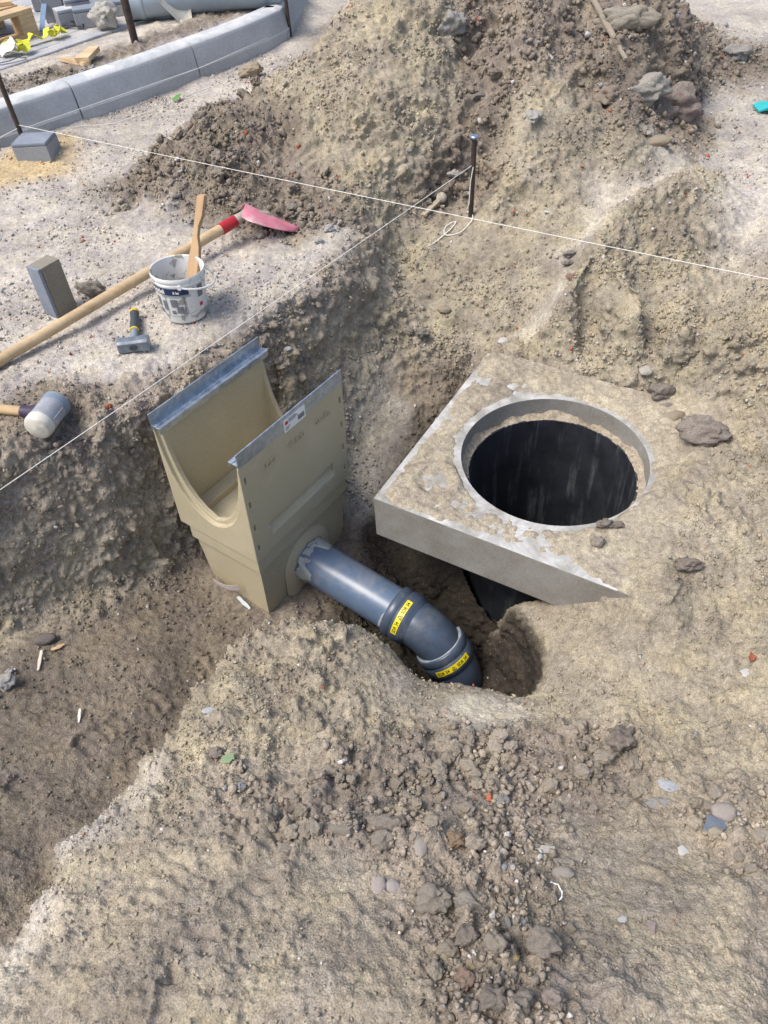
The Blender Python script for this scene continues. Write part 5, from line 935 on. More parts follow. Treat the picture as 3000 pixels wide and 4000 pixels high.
# club hammer
hx_, hy_ = -.795, 2.187
ham = empty('club_hammer', (hx_, hy_, gz(hx_, hy_, .03) - .002), (0, 0, R(6))); tag(ham, 'club hammer with grey and yellow grip lying behind the sump', 'hammer')
oc = [(-.023, .008), (-.014, 0), (.014, 0), (.023, .008), (.023, .040), (.014, .047), (-.014, .047), (-.023, .040)]
mb = MB(); vs = []
for x, s in ((-.052, .90), (-.046, 1.), (-.028, 1.), (-.02, .93), (.02, .93), (.028, 1.), (.046, 1.), (.052, .90)):
    vs += [(x, p * s, .0235 + (q - .0235) * s) for p, q in oc]
mb.add(vs, [(i * 8 + k, (i + 1) * 8 + k, (i + 1) * 8 + (k + 1) % 8, i * 8 + (k + 1) % 8) for i in range(7) for k in range(8)] + [tuple(range(8)), tuple(56 + k for k in range(8))[::-1]])
mb.build('head', M_STEEL, ham, .0015, 2)
MB().tube([(0, -.0245, .024), (0, 0, .024)], [.013, .014], 18, True, .75).build('handle_eye', M_GRIP, ham)
MB().tube([(0, .02, .025), (-.002, .075, .028)], [.0125, .0118], 16).build('handle_neck', plain('blue_grey_fibre', (.19, .24, .29), .45), ham)
MB().tube([(-.002, .072, .028), (-.0022, .080, .028)], [.0150, .0150], 16).build('collar', M_YGRIP, ham)
MB().tube([(-.0022, .079, .028), (-.004, .11, .030), (-.006, .15, .031), (-.008, .178, .032)], [.0138, .0150, .0142, .0158], 16).build('grip', M_GRIP, ham)
MB().tube([(-.008, .177, .032), (-.0085, .188, .032), (-.009, .193, .032)], [.0165, .0172, .0145], 16).build('grip_end', M_YGRIP, ham)
# soft faced mallet
mx, my = -1.000, 1.848
mal = empty('mallet', (mx, my, gz(mx, my, .05) + .036), (0, 0, R(-15))); tag(mal, 'soft faced mallet with one white and one blue grey face', 'mallet')
MY = Matrix.Rotation(R(-90), 4, 'X')
MB().lathe([(.040, -.034), (.0415, -.032), (.0415, .032), (.040, .034)], 40, MY).build('sleeve', M_MALS, mal)
MB().lathe([(.0395, -.033), (.0425, -.036), (.0425, -.056), (.038, -.066), (.028, -.071), (.001, -.073)], 40, MY).build('white_face', M_MALW, mal)
MB().lathe([(.0395, .033), (.0428, .036), (.0428, .060), (.040, .064), (.001, .066)], 40, MY).build('blue_face', M_MALB, mal)
MB().tube([(-.025, 0, 0), (-.06, 0, .002), (-.085, 0, .003)], [.030, .021, .0185], 16).build('handle_sleeve', M_MALP, mal)
MB().tube([(-.08, 0, .003), (-.20, 0, .0), (-.33, 0, -.006)], [.0150, .0158, .0165], 16).build('handle', M_ASH, mal)
MB().box(.030, .0425, -.028, .028, -.012, .0125).build('sleeve_rib', M_MALS, mal, .002)
# paver on its sand heap
pz = gz(-1.53, 3.83, .05) - .02
pv = empty('paver_block', (-1.53, 3.825, pz), (R(1), R(-2), R(-7))); tag(pv, 'blue grey paver block on a small heap of yellow sand', 'paver')
MB().box(-.085, .085, -.068, .068, 0, .078).build('block_body', concrete('paver_body', (.30, .315, .335), (.26, .27, .29)), pv, .004, 2)
MB().box(-.085, .085, -.068, .068, .0785, .094).build('facing_layer', M_PAVER, pv, .006, 2)

# ------------------------------------------------------------------ stakes and builders' lines
def stake(x, y, z0, z1, r, lean, label, head=False, mat=M_RUST):
    o = empty('steel_stake', (x, y, z0)); tag(o, label, 'stake', 'stakes for the builders line')
    n = 12; pts_ = [(lean[0] * t, lean[1] * t, -.12 + (z1 - z0 + .12) * t) for t in [i / n for i in range(n + 1)]]
    MB().tube(pts_, [r * (1 + random.uniform(-.05, .05)) for _ in pts_], 10).build('rod', mat, o)
    if head:
        MB().lathe([(.001, -.004), (r * 1.2, -.004), (r * 1.75, .001), (r * 1.8, .006), (r * 1.4, .010), (.001, .011)], 14, Matrix.Translation((lean[0], lean[1], z1 - z0))).build('hammered_head', plain('bruised_bright_steel', (.25, .30, .42), .4, .2, 60, metal=.6), o)
    return o
stake(.460, 3.175, gz(.46, 3.175), .222, .0105, (.004, 0), 'rusty stake with hammered blue head at the sand bench', True)
stake(-1.62, 3.93, 0, .62, .0115, (-.02, 0), 'thin rusty stake at the left edge by the paver')
stake(-1.248, 5.043, .15, .95, .022, (-.01, .01), 'thick rusty post standing in the soil strip behind the kerb')
stake(-.385, 5.50, 0, .75, .012, (-.015, 0), 'thin rusty stake against the far kerb stone')
def line_(pts_, label, r=.0012, sub=1, name='builders_line'):
    o = MB().tube(pts_, r, 6).build(name, M_STRING); tag(o, label, 'string', 'builders lines'); return o
def sag(a, b, d, n=16):
    a, b = Vector(a), Vector(b); return [a + (b - a) * (i / n) - Vector((0, 0, d * 4 * (i / n) * (1 - i / n))) for i in range(n + 1)]
line_(sag((-1.62, 3.925, .132), (2.3, 1.43, .165), .004), 'white string running from the paver across the trench to the right edge')
line_(sag((.464, 3.178, .115), (-1.62, .82, .02), .004), 'white string running from the hammered stake to the left edge past the sump', .0012)
line_(sag((-1.765, 4.29, .055), (-.385, 5.485, .065), .0) if False else [(-1.62, 3.93, .11), (-1.40, 4.225, .09), (-.85, 4.755, .088), (-.385, 5.485, .065)], 'taut string along the front of the kerb stones', .0013)
line_([(-1.62, 3.93, .10)] + [(x, y, gz(x, y) + .004) for x, y in [(-1.56, 4.02), (-1.52, 4.10), (-1.446, 4.185), (-1.258, 4.24), (-1.083, 4.40), (-.902, 4.62), (-.651, 4.84), (-.495, 5.03)]], 'slack string lying on the ground before the kerb', .0013)
line_([(-1.62, 3.93, .12), (-1.9, 3.72, .06), (-2.2, 3.5, .02)], 'short string end leaving the left stake out of frame', .0016)
# coil of spare line by the stake
cpts = [(.462, 3.165, .11), (.452, 3.16, .05), (.448, 3.15, -.04)]
for i in range(40):
    t = i / 39
    x = .44 - .13 * t + .045 * math.sin(t * 11); y = 3.15 - .06 * t + .045 * math.cos(t * 9.5)
    cpts.append((x, y, gz(x, y) + .006))
line_(cpts, 'loose loops of spare string lying at the hammered stake', .0020)
wd = empty('line_winder', (.258, 3.19, 0)); tag(wd, 'wooden line winder with a ball of string near the hammered stake', 'string winder')
wa, wb = Vector((0, 0, gz(.258, 3.19) + .012)), Vector((.095, .075, gz(.345, 3.26) + .028))
mb = MB(); d_ = (wb - wa).normalized(); s_ = Vector((-d_.y, d_.x, 0)).normalized(); u_ = s_.cross(d_)
mb.box(-.005, (wb - wa).length + .03, -.012, .012, -.005, .005, Matrix(((d_.x, s_.x, u_.x, wa.x), (d_.y, s_.y, u_.y, wa.y), (d_.z, s_.z, u_.z, wa.z), (0, 0, 0, 1)))).build('stick', M_OLDW, wd, .0015)
bpts = []
for i in range(420):
    t = i * .33; ph = i * .019
    bpts.append(wb - d_ * .015 + Vector((math.cos(t) * math.cos(ph), math.sin(t) * .8, math.cos(t) * math.sin(ph))) * .021)
MB().tube(bpts, .0026, 5).build('string_ball', plain('grubby_line', (.46, .42, .34), .85, .15, 60), wd)

# ------------------------------------------------------------------ loose stones one can tell apart
def rock_mesh(style, seed, sub=2):
    rg_ = np.random.default_rng(seed); bm = bmesh.new()
    if style == 's':
        P = rg_.uniform(-1, 1, (11, 3)); P[:, 2] *= .9
        for q in P: bm.verts.new(q / max(1, np.abs(q).max()) * .62)
        r_ = bmesh.ops.convex_hull(bm, input=bm.verts)
        bmesh.ops.delete(bm, geom=[v for v in bm.verts if not v.link_faces], context='VERTS')
        bmesh.ops.triangulate(bm, faces=bm.faces)
        bmesh.ops.subdivide_edges(bm, edges=bm.edges, cuts=2, use_grid_fill=True)
        amp = .05
    else:
        bmesh.ops.create_icosphere(bm, subdivisions=4 if style == 'a' else 3, radius=.5)
        amp = .05 if style == 'r' else .11
        if style != 'r':
            for _ in range(7):
                n_ = rg_.normal(size=3); n_ /= np.linalg.norm(n_); n_ = Vector(n_); h = rg_.uniform(.30, .44)
                for v in bm.verts:
                    d = v.co.dot(n_) - h
                    if d > 0: v.co -= n_ * d * .9
    P = np.array([v.co[:] for v in bm.verts]); o = rg_.uniform(0, 50, 3)
    k = amp * (perlin(P * 3.2 + o, 5) * 1.6 + perlin(P * 7 + o, 6) * .9)
    if style == 'a': k += .09 * (clods(P * 4.5 + o, 7) - .12) + .07 * (clods(P * 9 + o, 8) - .1) + .035 * perlin(P * 16 + o, 9)
    for v, d in zip(bm.verts, k): v.co += v.co.normalized() * d
    if style == 'f':
        for v in bm.verts: v.co.z *= .35
    lo = np.array([v.co[:] for v in bm.verts]); mn, mx_ = lo.min(0), lo.max(0)
    for v in bm.verts: v.co = ((v.co.x - (mn[0] + mx_[0]) / 2) / (mx_[0] - mn[0]), (v.co.y - (mn[1] + mx_[1]) / 2) / (mx_[1] - mn[1]), (v.co.z - (mn[2] + mx_[2]) / 2) / (mx_[2] - mn[2]))
    me = bpy.data.meshes.new('stone'); bm.to_mesh(me); bm.free()
    me.polygons.foreach_set('use_smooth', np.ones(len(me.polygons), bool)); me.set_sharp_from_angle(angle=R(38 if style == 's' else 60))
    me.materials.append(M_ROCK)
    return me
ROCKS=[
(0.447,3.852,0.127,0.115,'a',(0.3,0.29,0.27),'rough pale grey boulder high on the spoil heap','rock','boulder'),
(1.263,3.541,0.198,0.125,'a',(0.33,0.31,0.27),'angular light grey concrete lump at the right foot of the spoil heap','rock','concrete_lump'),
(1.437,3.625,0.200,0.169,'a',(0.21,0.17,0.15),'big brown boulder with a rusty end beside the angular concrete lump','rock','boulder'),
(1.198,3.769,0.239,0.085,'a',(0.3,0.27,0.22),'long dusty slab of rubble near the heap top, by the lath','rock','rubble_slab'),
(2.061,4.495,0.125,0.095,'a',(0.3,0.29,0.27),'single grey rock on the pale ground right of the heap','rock','boulder'),
(1.089,3.491,0.115,0.095,'a',(0.25,0.2,0.16),'squat brown stone left of the angular concrete lump','rock','boulder'),
(1.260,3.286,0.116,0.066,'r',(0.34,0.28,0.2),'sandy rounded lump below the big brown boulder','soil clod','sand_lump'),
(-0.592,4.835,0.145,0.095,'a',(0.34,0.28,0.2),'tan stone lying between kerb and spoil heap','stone','stone'),
(-1.018,2.535,0.127,0.078,'a',(0.25,0.22,0.18),'dark earthy stone leaning behind the upright concrete block','stone','stone'),
(0.403,3.349,0.056,0.044,'a',(0.45,0.42,0.38),'pale broken stone on the heap left of the round headed stake','stone','stone'),
(0.518,3.588,0.093,0.052,'s',(0.12,0.11,0.105),'dark slate coloured stone bedded in the heap','stone','stone'),
(0.210,3.337,0.026,0.044,'f',(0.2,0.23,0.27),'small blue grey slate piece on the sandy heap face','slate','slate_piece'),
(0.527,2.585,0.041,0.036,'r',(0.68,0.66,0.62),'white rounded stone behind the slab corner','stone','stone'),
(0.638,1.470,0.046,0.051,'a',(0.29,0.25,0.21),'brown stone sitting on the slab right below the opening','stone','stone'),
(0.678,1.540,0.052,0.040,'a',(0.19,0.16,0.135),'larger earthy clod hanging over the rim of the opening','soil clod','soil_clod'),
(0.716,1.533,0.042,0.033,'a',(0.19,0.16,0.135),'smaller earthy clod beside the one on the opening rim','soil clod','soil_clod'),
(0.680,0.600,0.056,0.039,'s',(0.13,0.19,0.28),'angular blue grey stone shard at the lower right','stone','stone'),
(0.703,0.624,0.051,0.047,'r',(0.43,0.38,0.34),'pale pinkish cobble behind the blue grey shard','stone','stone'),
(0.655,0.595,0.026,0.028,'s',(0.33,0.34,0.35),'small grey wedge left of the blue grey shard','stone','stone'),
(0.595,0.557,0.022,0.020,'f',(0.78,0.78,0.76),'white pottery shard on bare sand, lower right','pottery','pottery_shard'),
(0.914,1.007,0.030,0.022,'f',(0.8,0.79,0.76),'white pottery shard near the right edge, by two brick crumbs','pottery','pottery_shard'),
(0.949,1.056,0.016,0.015,'a',(0.46,0.12,0.06),'upper of two orange brick crumbs near the right edge','brick','brick_crumb'),
(0.940,1.039,0.021,0.020,'a',(0.46,0.12,0.06),'lower and larger of two orange brick crumbs near the right edge','brick','brick_crumb'),
(-0.062,0.507,0.030,0.040,'r',(0.5,0.44,0.42),'long pinkish pebble of the side by side pair in the foreground','stone','pebble'),
(-0.032,0.504,0.028,0.030,'r',(0.47,0.43,0.41),'rounder pinkish pebble of the side by side pair in the foreground','stone','pebble'),
(-1.163,1.231,0.058,0.061,'a',(0.4,0.39,0.37),'pale grey lump at the left edge of the trench floor','stone','stone'),
(-1.171,1.286,0.025,0.025,'a',(0.45,0.44,0.42),'small pale stone above the grey lump at the left edge','stone','stone'),
(-1.115,1.423,0.068,0.045,'r',(0.15,0.13,0.12),'dark rounded stone with rust stains on the trench floor','stone','stone'),
(-0.508,1.046,0.045,0.023,'r',(0.55,0.58,0.6),'bluish white flint on the sand bank','stone','stone'),
(0.556,0.857,0.082,0.075,'a',(0.19,0.16,0.135),'largest dark clod at the end of the clod band before the pit','soil clod','soil_clod'),
(0.030,0.579,0.027,0.045,'r',(0.44,0.4,0.36),'upright oval pale stone among the foreground clods','stone','stone'),
(0.104,0.595,0.042,0.038,'a',(0.25,0.17,0.1),'clod with a rust orange stain, right of the oval pale stone','soil clod','soil_clod'),
(-0.050,0.608,0.052,0.050,'a',(0.27,0.24,0.2),'bulky clod left of the oval pale stone','soil clod','soil_clod'),
(-0.041,0.647,0.086,0.045,'a',(0.25,0.215,0.18),'wide overhanging clod above the bulky clod in the foreground','soil clod','soil_clod'),
(-0.141,0.641,0.057,0.041,'s',(0.33,0.3,0.25),'flat pale clod at the left end of the foreground rubble','soil clod','soil_clod'),
(0.047,0.458,0.073,0.062,'a',(0.26,0.23,0.19),'large crumbly lump right of the pebble pair','soil clod','soil_clod'),
(0.115,0.445,0.069,0.051,'a',(0.27,0.25,0.215),'large lump with a bluish stone edge in the foreground rubble','soil clod','soil_clod'),
(0.098,0.372,0.051,0.053,'a',(0.19,0.16,0.135),'big clod in mid rubble below the bluish edged lump','soil clod','soil_clod'),
(0.238,0.358,0.066,0.061,'a',(0.25,0.22,0.185),'biggest clod on the right of the foreground rubble','soil clod','soil_clod'),
(0.086,0.307,0.037,0.042,'a',(0.25,0.17,0.13),'reddish brown clod near the bottom of the rubble','soil clod','soil_clod'),
(0.127,0.268,0.049,0.049,'a',(0.19,0.16,0.135),'clod at the bottom edge left of centre of the rubble','soil clod','soil_clod'),
(0.176,0.261,0.044,0.041,'a',(0.24,0.21,0.18),'clod at the bottom edge right beside another one','soil clod','soil_clod'),
(0.231,0.263,0.039,0.038,'a',(0.3,0.25,0.22),'pinkish brown clod at the bottom edge of the rubble','soil clod','soil_clod'),
(0.156,0.409,0.016,0.016,'r',(0.33,0.36,0.4),'grey blue pebble left of the two shards in the rubble','stone','pebble'),
(0.183,0.407,0.011,0.030,'r',(0.36,0.35,0.34),'slim upright grey shard in the rubble','stone','stone'),
(0.204,0.406,0.023,0.018,'s',(0.33,0.37,0.42),'pale blue flint chip beside the slim upright shard','stone','stone'),
(0.083,0.340,0.015,0.017,'s',(0.16,0.21,0.3),'dark blue flint chip in the lower rubble','stone','stone'),
(0.100,0.331,0.011,0.017,'s',(0.42,0.33,0.14),'ochre yellow chip beside the dark blue flint','stone','stone'),
(0.182,0.340,0.015,0.013,'a',(0.42,0.33,0.14),'ochre yellow stone perched left of the biggest clod','stone','stone'),
(0.152,0.305,0.011,0.028,'s',(0.45,0.46,0.48),'long white and grey chip in the lower rubble','stone','stone'),
(0.288,0.583,0.063,0.020,'s',(0.6,0.57,0.54),'long flat white topped stone right of the rubble','stone','stone'),
(0.331,0.551,0.041,0.014,'s',(0.42,0.38,0.33),'slim pale stone splinter below the white topped stone','stone','stone'),
(0.323,0.519,0.045,0.029,'r',(0.42,0.38,0.34),'rounded pale stone below the slim splinter','stone','stone'),
(0.461,0.394,0.016,0.030,'s',(0.44,0.34,0.34),'pinkish stone stick half sunk in the sand, lower right','stone','stone'),
(0.411,0.412,0.018,0.014,'f',(0.62,0.64,0.64),'grey white shell piece left of the pinkish stone','shell','shell'),
(0.628,0.725,0.048,0.024,'f',(0.55,0.6,0.66),'white scuffed patch of a buried stone, right of the clods','stone','stone'),
(0.596,0.688,0.067,0.022,'f',(0.36,0.38,0.42),'long blue grey buried stone with a white lower edge','stone','stone'),
(0.989,2.222,0.051,0.048,'r',(0.5,0.46,0.41),'pale cobble behind the slab opening, on the sand','stone','stone'),
(1.022,2.137,0.097,0.091,'a',(0.22,0.19,0.165),'dark earth clod right of the slab opening, below the pale cobble','soil clod','soil_clod'),
(1.029,2.075,0.060,0.036,'a',(0.27,0.22,0.2),'flat reddish clod under the dark clod right of the opening','soil clod','soil_clod'),
(1.073,1.853,0.167,0.117,'a',(0.235,0.2,0.17),'very large earthy lump on the sand right of the slab','soil clod','earth_lump'),
(1.036,2.013,0.072,0.049,'r',(0.34,0.28,0.2),'sandy lump left of the very large earthy lump','soil clod','sand_lump'),
(0.861,1.332,0.081,0.054,'a',(0.19,0.16,0.135),'brown clod group stone at the right, past the slab corner','soil clod','soil_clod'),
(0.784,2.641,0.040,0.035,'a',(0.3,0.19,0.15),'reddish stone on the bank behind the slab','stone','stone'),
(0.803,2.753,0.066,0.033,'a',(0.2,0.18,0.16),'dark flat stone at the edge of the sand bench','stone','stone'),
(0.785,2.722,0.044,0.029,'a',(0.22,0.2,0.18),'small dark stone under the flat one at the bench edge','stone','stone'),
(0.207,2.666,0.063,0.061,'a',(0.21,0.19,0.16),'round grey clod at the back end of the trench','soil clod','soil_clod'),
(0.156,2.689,0.038,0.050,'a',(0.23,0.21,0.18),'narrow stone left of the round clod in the trench end','stone','stone'),
(0.306,2.761,0.054,0.042,'r',(0.34,0.28,0.2),'sandy lump on the trench end slope','soil clod','sand_lump'),
(0.732,3.324,0.067,0.090,'a',(0.4,0.39,0.36),'whitish streaked lump on the sandy slope right of the stake','stone','stone'),
(0.751,2.989,0.030,0.017,'f',(0.7,0.74,0.76),'pale blue white scrap on the sand right of the stake','plastic scrap','plastic_scrap'),
(-0.620,3.428,0.068,0.060,'a',(0.25,0.22,0.19),'round clod on the dark clod heap near the string','soil clod','soil_clod'),
(-0.602,3.181,0.023,0.018,'a',(0.16,0.18,0.21),'small blue grey chip on the ground behind the bucket','stone','stone'),
(-0.140,2.868,0.044,0.040,'a',(0.46,0.45,0.44),'largest white lump of the gravel patch at the trench corner','stone','stone'),
(-0.181,2.797,0.040,0.025,'a',(0.46,0.45,0.44),'flat white lump below the gravel patch at the trench corner','stone','stone'),
(-0.310,2.353,0.027,0.024,'r',(0.45,0.45,0.46),'white stone in the trench wall behind the sump','stone','stone'),
(-0.848,1.930,0.022,0.022,'a',(0.46,0.12,0.06),'orange brick pebble between mallet and sump','brick','brick_crumb'),
(0.205,0.895,0.013,0.012,'a',(0.46,0.12,0.06),'orange brick crumb in the clod band before the pit','brick','brick_crumb'),
(0.219,0.958,0.040,0.032,'s',(0.46,0.45,0.42),'pale flat stone on the edge of the smooth sand','stone','stone'),
(0.235,0.727,0.038,0.026,'a',(0.3,0.3,0.29),'grey stone in the hollow below the clod band','stone','stone'),
(-0.388,0.785,0.025,0.025,'a',(0.4,0.4,0.42),'bluish white stone on the left of the mound','stone','stone'),
(-0.463,0.890,0.038,0.033,'a',(0.27,0.235,0.2),'brown stone beside the green leaf','stone','stone')]

for i, (x, y, w, h, st, c, lab, cat, nm) in enumerate(ROCKS):
    me = rock_mesh(st, 100 + i)
    if nm in ('boulder', 'concrete_lump', 'rubble_slab'): w, h = w * 1.18, h * 1.18
    o = link(nm, me); hz = {'a': .78, 'r': .62, 's': .62, 'f': .28}[st] * min(w, h * 1.1)
    if nm in ('concrete_lump', 'rubble_slab'): hz = .95 * min(w, h)
    dy = h * (.95 if st != 'f' else 1.25)
    o.scale = (w * 1.08, dy, hz)
    zz = gz(x, y, .012)
    if abs((x - SX) * math.cos(SA) + (y - SY) * math.sin(SA) - .45) < .45 and abs(-(x - SX) * math.sin(SA) + (y - SY) * math.cos(SA) - .45) < .45: zz = max(zz, SZ + .008)
    o.location = (x, y + dy * .12, zz + hz * (.34 if st == 'a' or nm in ('concrete_lump', 'rubble_slab') else .24 if st == 'r' else .08))
    o.rotation_euler = (random.uniform(-.15, .15), random.uniform(-.15, .15), random.uniform(-.35, .35))
    if st in 'fs' and max(c) < .6 and 'blue grey stone shard' not in lab: c = tuple(.7 * a + .3 * b for a, b in zip(c, (.33, .29, .23)))
    o.color = (*c, 1)
    tag(o, lab, cat)

# ------------------------------------------------------------------ soil clods: the largest as things, the crumbs as stuff
u_, v_, f_ = view_uv(GV)
inv = (u_ > -.05) & (u_ < 1.05) & (v_ > -.05) & (v_ < 1.05)
def inside_slab(V):
    a = (V[:, 0] - SX) * math.cos(SA) + (V[:, 1] - SY) * math.sin(SA); b = -(V[:, 0] - SX) * math.sin(SA) + (V[:, 1] - SY) * math.cos(SA)
    return (a > -.01) & (a < .91) & (b > -.01) & (b < .91)
def inside_sump(V):
    a = (V[:, 0] - SUMP[0]) * math.cos(SUMP[3]) + (V[:, 1] - SUMP[1]) * math.sin(SUMP[3]); b = -(V[:, 0] - SUMP[0]) * math.sin(SUMP[3]) + (V[:, 1] - SUMP[1]) * math.cos(SUMP[3])
    return (a > -.05) & (a < .55) & (b > -.03) & (b < .38)
free = inv & ~inside_slab(GV) & ~inside_sump(GV) & (GV[:, 1] < 5.2)
free &= ~((GV[:, 0] < -.9) & (GV[:, 1] > 4.6))
area = np.maximum(GV @ np.array(fw) * 0 + (np.maximum(.0055, FINE * f_)) ** 2, 1e-6)
lumpB = GW[:, 1] + GW[:, 8]
CZ = [(lambda V: (V[:, 0] < -.05) & (V[:, 1] > 2.9) & (V[:, 1] < 4.3), 70, (.022, .065), 'crumbly dark soil clod on the low clod heap left of the spoil heap', 'clods on the low clod heap', None),
      (lambda V: (V[:, 0] > -.05) & (V[:, 1] > 2.9), 40, (.022, .06), 'earthy clod on the slope of the big spoil heap', 'clods on the big spoil heap', None),
      (lambda V: (V[:, 1] < 1.25) & (V[:, 1] > .75) & (V[:, 0] > .05) & (V[:, 0] < .62), 62, (.018, .050), 'crumbly clod in the dark clod band before the pit', 'clods in the band before the pit', None),
      (lambda V: (V[:, 1] < .85) & (V[:, 0] > -.35) & (V[:, 0] < .36), 92, (.016, .046), 'crumbly clod in the rubble across the foreground mound', 'clods across the foreground mound', None),
      (lambda V: (V[:, 1] < .75) & (V[:, 0] > .40), 34, (.014, .036), 'earthy clod in the small heap at the lower right', 'clods at the lower right', None)]
rng = np.random.default_rng(5)
variants = [rock_mesh('a', 900 + k, 2) for k in range(9)]
for zf, cnt, (s0, s1), lab, grp, _ in CZ:
    cand = np.where(free & zf(GV) & (lumpB > .45))[0]
    w = area[cand] * lumpB[cand] ** 2 * np.clip(perlin(GV[cand] * 5, 77) + .45, .05, 1) ** 1.5
    pick = rng.choice(cand, cnt, replace=False, p=w / w.sum())
    for j in pick:
        o = link('soil_clod', variants[rng.integers(9)])
        s = s0 + (s1 - s0) * rng.random() ** 2
        o.scale = (s * rng.uniform(.85, 1.3), s * rng.uniform(.8, 1.15), s * rng.uniform(.65, .95))
        o.location = Vector(GV[j]) + Vector(GN[j]) * s * .28
        o.rotation_euler = (rng.uniform(-.5, .5), rng.uniform(-.5, .5), rng.uniform(0, 6.28))
        k = rng.uniform(1.1, 1.55); c = GC[j] * k; o.color = (c[0], c[1], c[2], 1)
        tag(o, lab, 'soil clod', grp)
# crumbs
def crumb_cloud(name, label, cand, wgt, cnt, smin, smax, pw, odd=.06, rise=.25, octa=False):
    p = wgt[cand]; p = p / p.sum()
    J = rng.choice(cand, cnt, p=p); n = len(J)
    bm = bmesh.new(); bmesh.ops.create_icosphere(bm, subdivisions=1, radius=1.); ico = np.array([v.co[:] for v in bm.verts]); tri = np.array([[v.index for v in f.verts] for f in bm.faces]); bm.free()
    if octa:
        ico = np.array([(1, 0, 0), (-1, 0, 0), (0, 1, 0), (0, -1, 0), (0, 0, 1), (0, 0, -1)], float); tri = np.array([(0, 2, 4), (2, 1, 4), (1, 3, 4), (3, 0, 4), (2, 0, 5), (1, 2, 5), (3, 1, 5), (0, 3, 5)])
    m_ = len(ico)
    s = smin + (smax - smin) * rng.random(n) ** pw
    s *= np.clip(f_[J] / 2.2, .75, 1.35)
    jit = ico[None] * rng.uniform(.45, 1.2, (n, m_, 1)) * rng.uniform(.55, 1.25, (n, 1, 3))
    q = rng.normal(size=(n, 4)); q /= np.linalg.norm(q, axis=1)[:, None]
    w, x, y, z = q.T
    Rm = np.stack([1 - 2 * (y * y + z * z), 2 * (x * y - z * w), 2 * (x * z + y * w), 2 * (x * y + z * w), 1 - 2 * (x * x + z * z), 2 * (y * z - x * w), 2 * (x * z - y * w), 2 * (y * z + x * w), 1 - 2 * (x * x + y * y)], 1).reshape(n, 3, 3)
    V = np.einsum('nij,nkj->nki', Rm, jit) * s[:, None, None]
    V += (GV[J] + GN[J] * (s * rise)[:, None] + rng.normal(size=(n, 3)) * .002)[:, None, :]
    C = GC[J] * rng.uniform(.92, 1.32, (n, 1))
    o = rng.random(n)
    C[o < odd * .5] = np.array((.52, .50, .47)) * rng.uniform(.7, 1.2, ((o < odd * .5).sum(), 1))
    m = (o > odd * .5) & (o < odd * .75); C[m] = np.array((.27, .29, .31)) * rng.uniform(.7, 1.2, (m.sum(), 1))
    m = (o > odd * .75) & (o < odd * .83); C[m] = np.array((.40, .13, .07)) * rng.uniform(.7, 1.2, (m.sum(), 1))
    T = tri[None] + (np.arange(n) * m_)[:, None, None]
    ob = link(name, mesh_from(name, V.reshape(-1, 3), T.reshape(-1, 3), M_SOIL, np.repeat(C, m_, 0), False))
    tag(ob, label, 'soil crumbs' if 'soil' in name else 'gravel', kind='stuff')
cand = np.where(free)[0]
near = area * np.clip(lumpB - .25, 0, 1) ** 1.5 * np.where(GV[:, 1] < 1.3, 1., np.where(GV[:, 1] > 2.9, .25, .05)) * np.clip(perlin(GV * 6, 71) + .4, .02, 1)
crumb_cloud('soil_rubble', 'broken soil lumps too many to count among the clods', cand, near, 6500, .0042, .0160, 2.4, .05, .6)
rough_w = area * np.where(GV[:, 1] > 2.7, .6, 1.) * (.11 + GR) * np.clip(GN[:, 2] * 1.6 - .25, .08, 1) * np.clip(perlin(GV * 4.5, 31) + .55, .03, 1.5) * np.where(GW[:, 0] > .6, .15, 1)
crumb_cloud('soil_crumbs', 'loose soil crumbs strewn over the dug earth', cand, rough_w, 64000, .0020, .0090, 2.8, .03, .15, True)
pale_w = area * (GW[:, 0] ** 1.5 + .05 * GW[:, 3] + .04 * lumpB) * np.clip(perlin(GV * 3.0, 35) + .45, .04, 1.5)
crumb_cloud('gravel', 'fine gravel scattered on the pale trampled ground', cand, pale_w, 12000, .0016, .0085, 3.6, .35, .2, True)

# ------------------------------------------------------------------ the terrace behind the kerb: paving and what lies on it
PU, PVv = Vector((.64, .768, 0)), Vector((-.768, .64, 0))
PO = Vector((-1.945, 4.70, 0))
paving = empty('paving', (0, 0, 0)); tag(paving, kind='structure')
pm_ = MB().box(0, .197, 0, .097, 0, .045).mesh('paver', .004, 1)
pms = []
for k in range(4):
    q = pm_.copy(); q.polygons.foreach_set('use_smooth', np.ones(len(q.polygons), bool)); q.set_sharp_from_angle(angle=R(35))
    q.materials.clear(); q.materials.append(concrete('paving_grey_%d' % k, [(.42, .43, .46), (.46, .455, .46), (.38, .40, .44), (.50, .49, .48)][k], (.50, .48, .45))); pms.append(q)
ang = math.atan2(PU.y, PU.x)
cnt = 0
for r_ in range(26):
    for c_ in range(-4, 13):
        p = PO + PU * (c_ * .2 + (r_ % 2) * .1) + PVv * (r_ * .1)
        u0, v0, f0 = view_uv(np.array([[p.x, p.y, .16]]))
        if not (-.12 < u0[0] < .6 and .7 < v0[0] < 1.10) or cnt >= 290: continue
        o = link('paver', pms[random.randrange(4)], paving); cnt += 1
        o.location = (p.x, p.y, .112 + random.uniform(-.0015, .0015)); o.rotation_euler = (random.uniform(-.006, .006), random.uniform(-.006, .006), ang)
TZ = .158
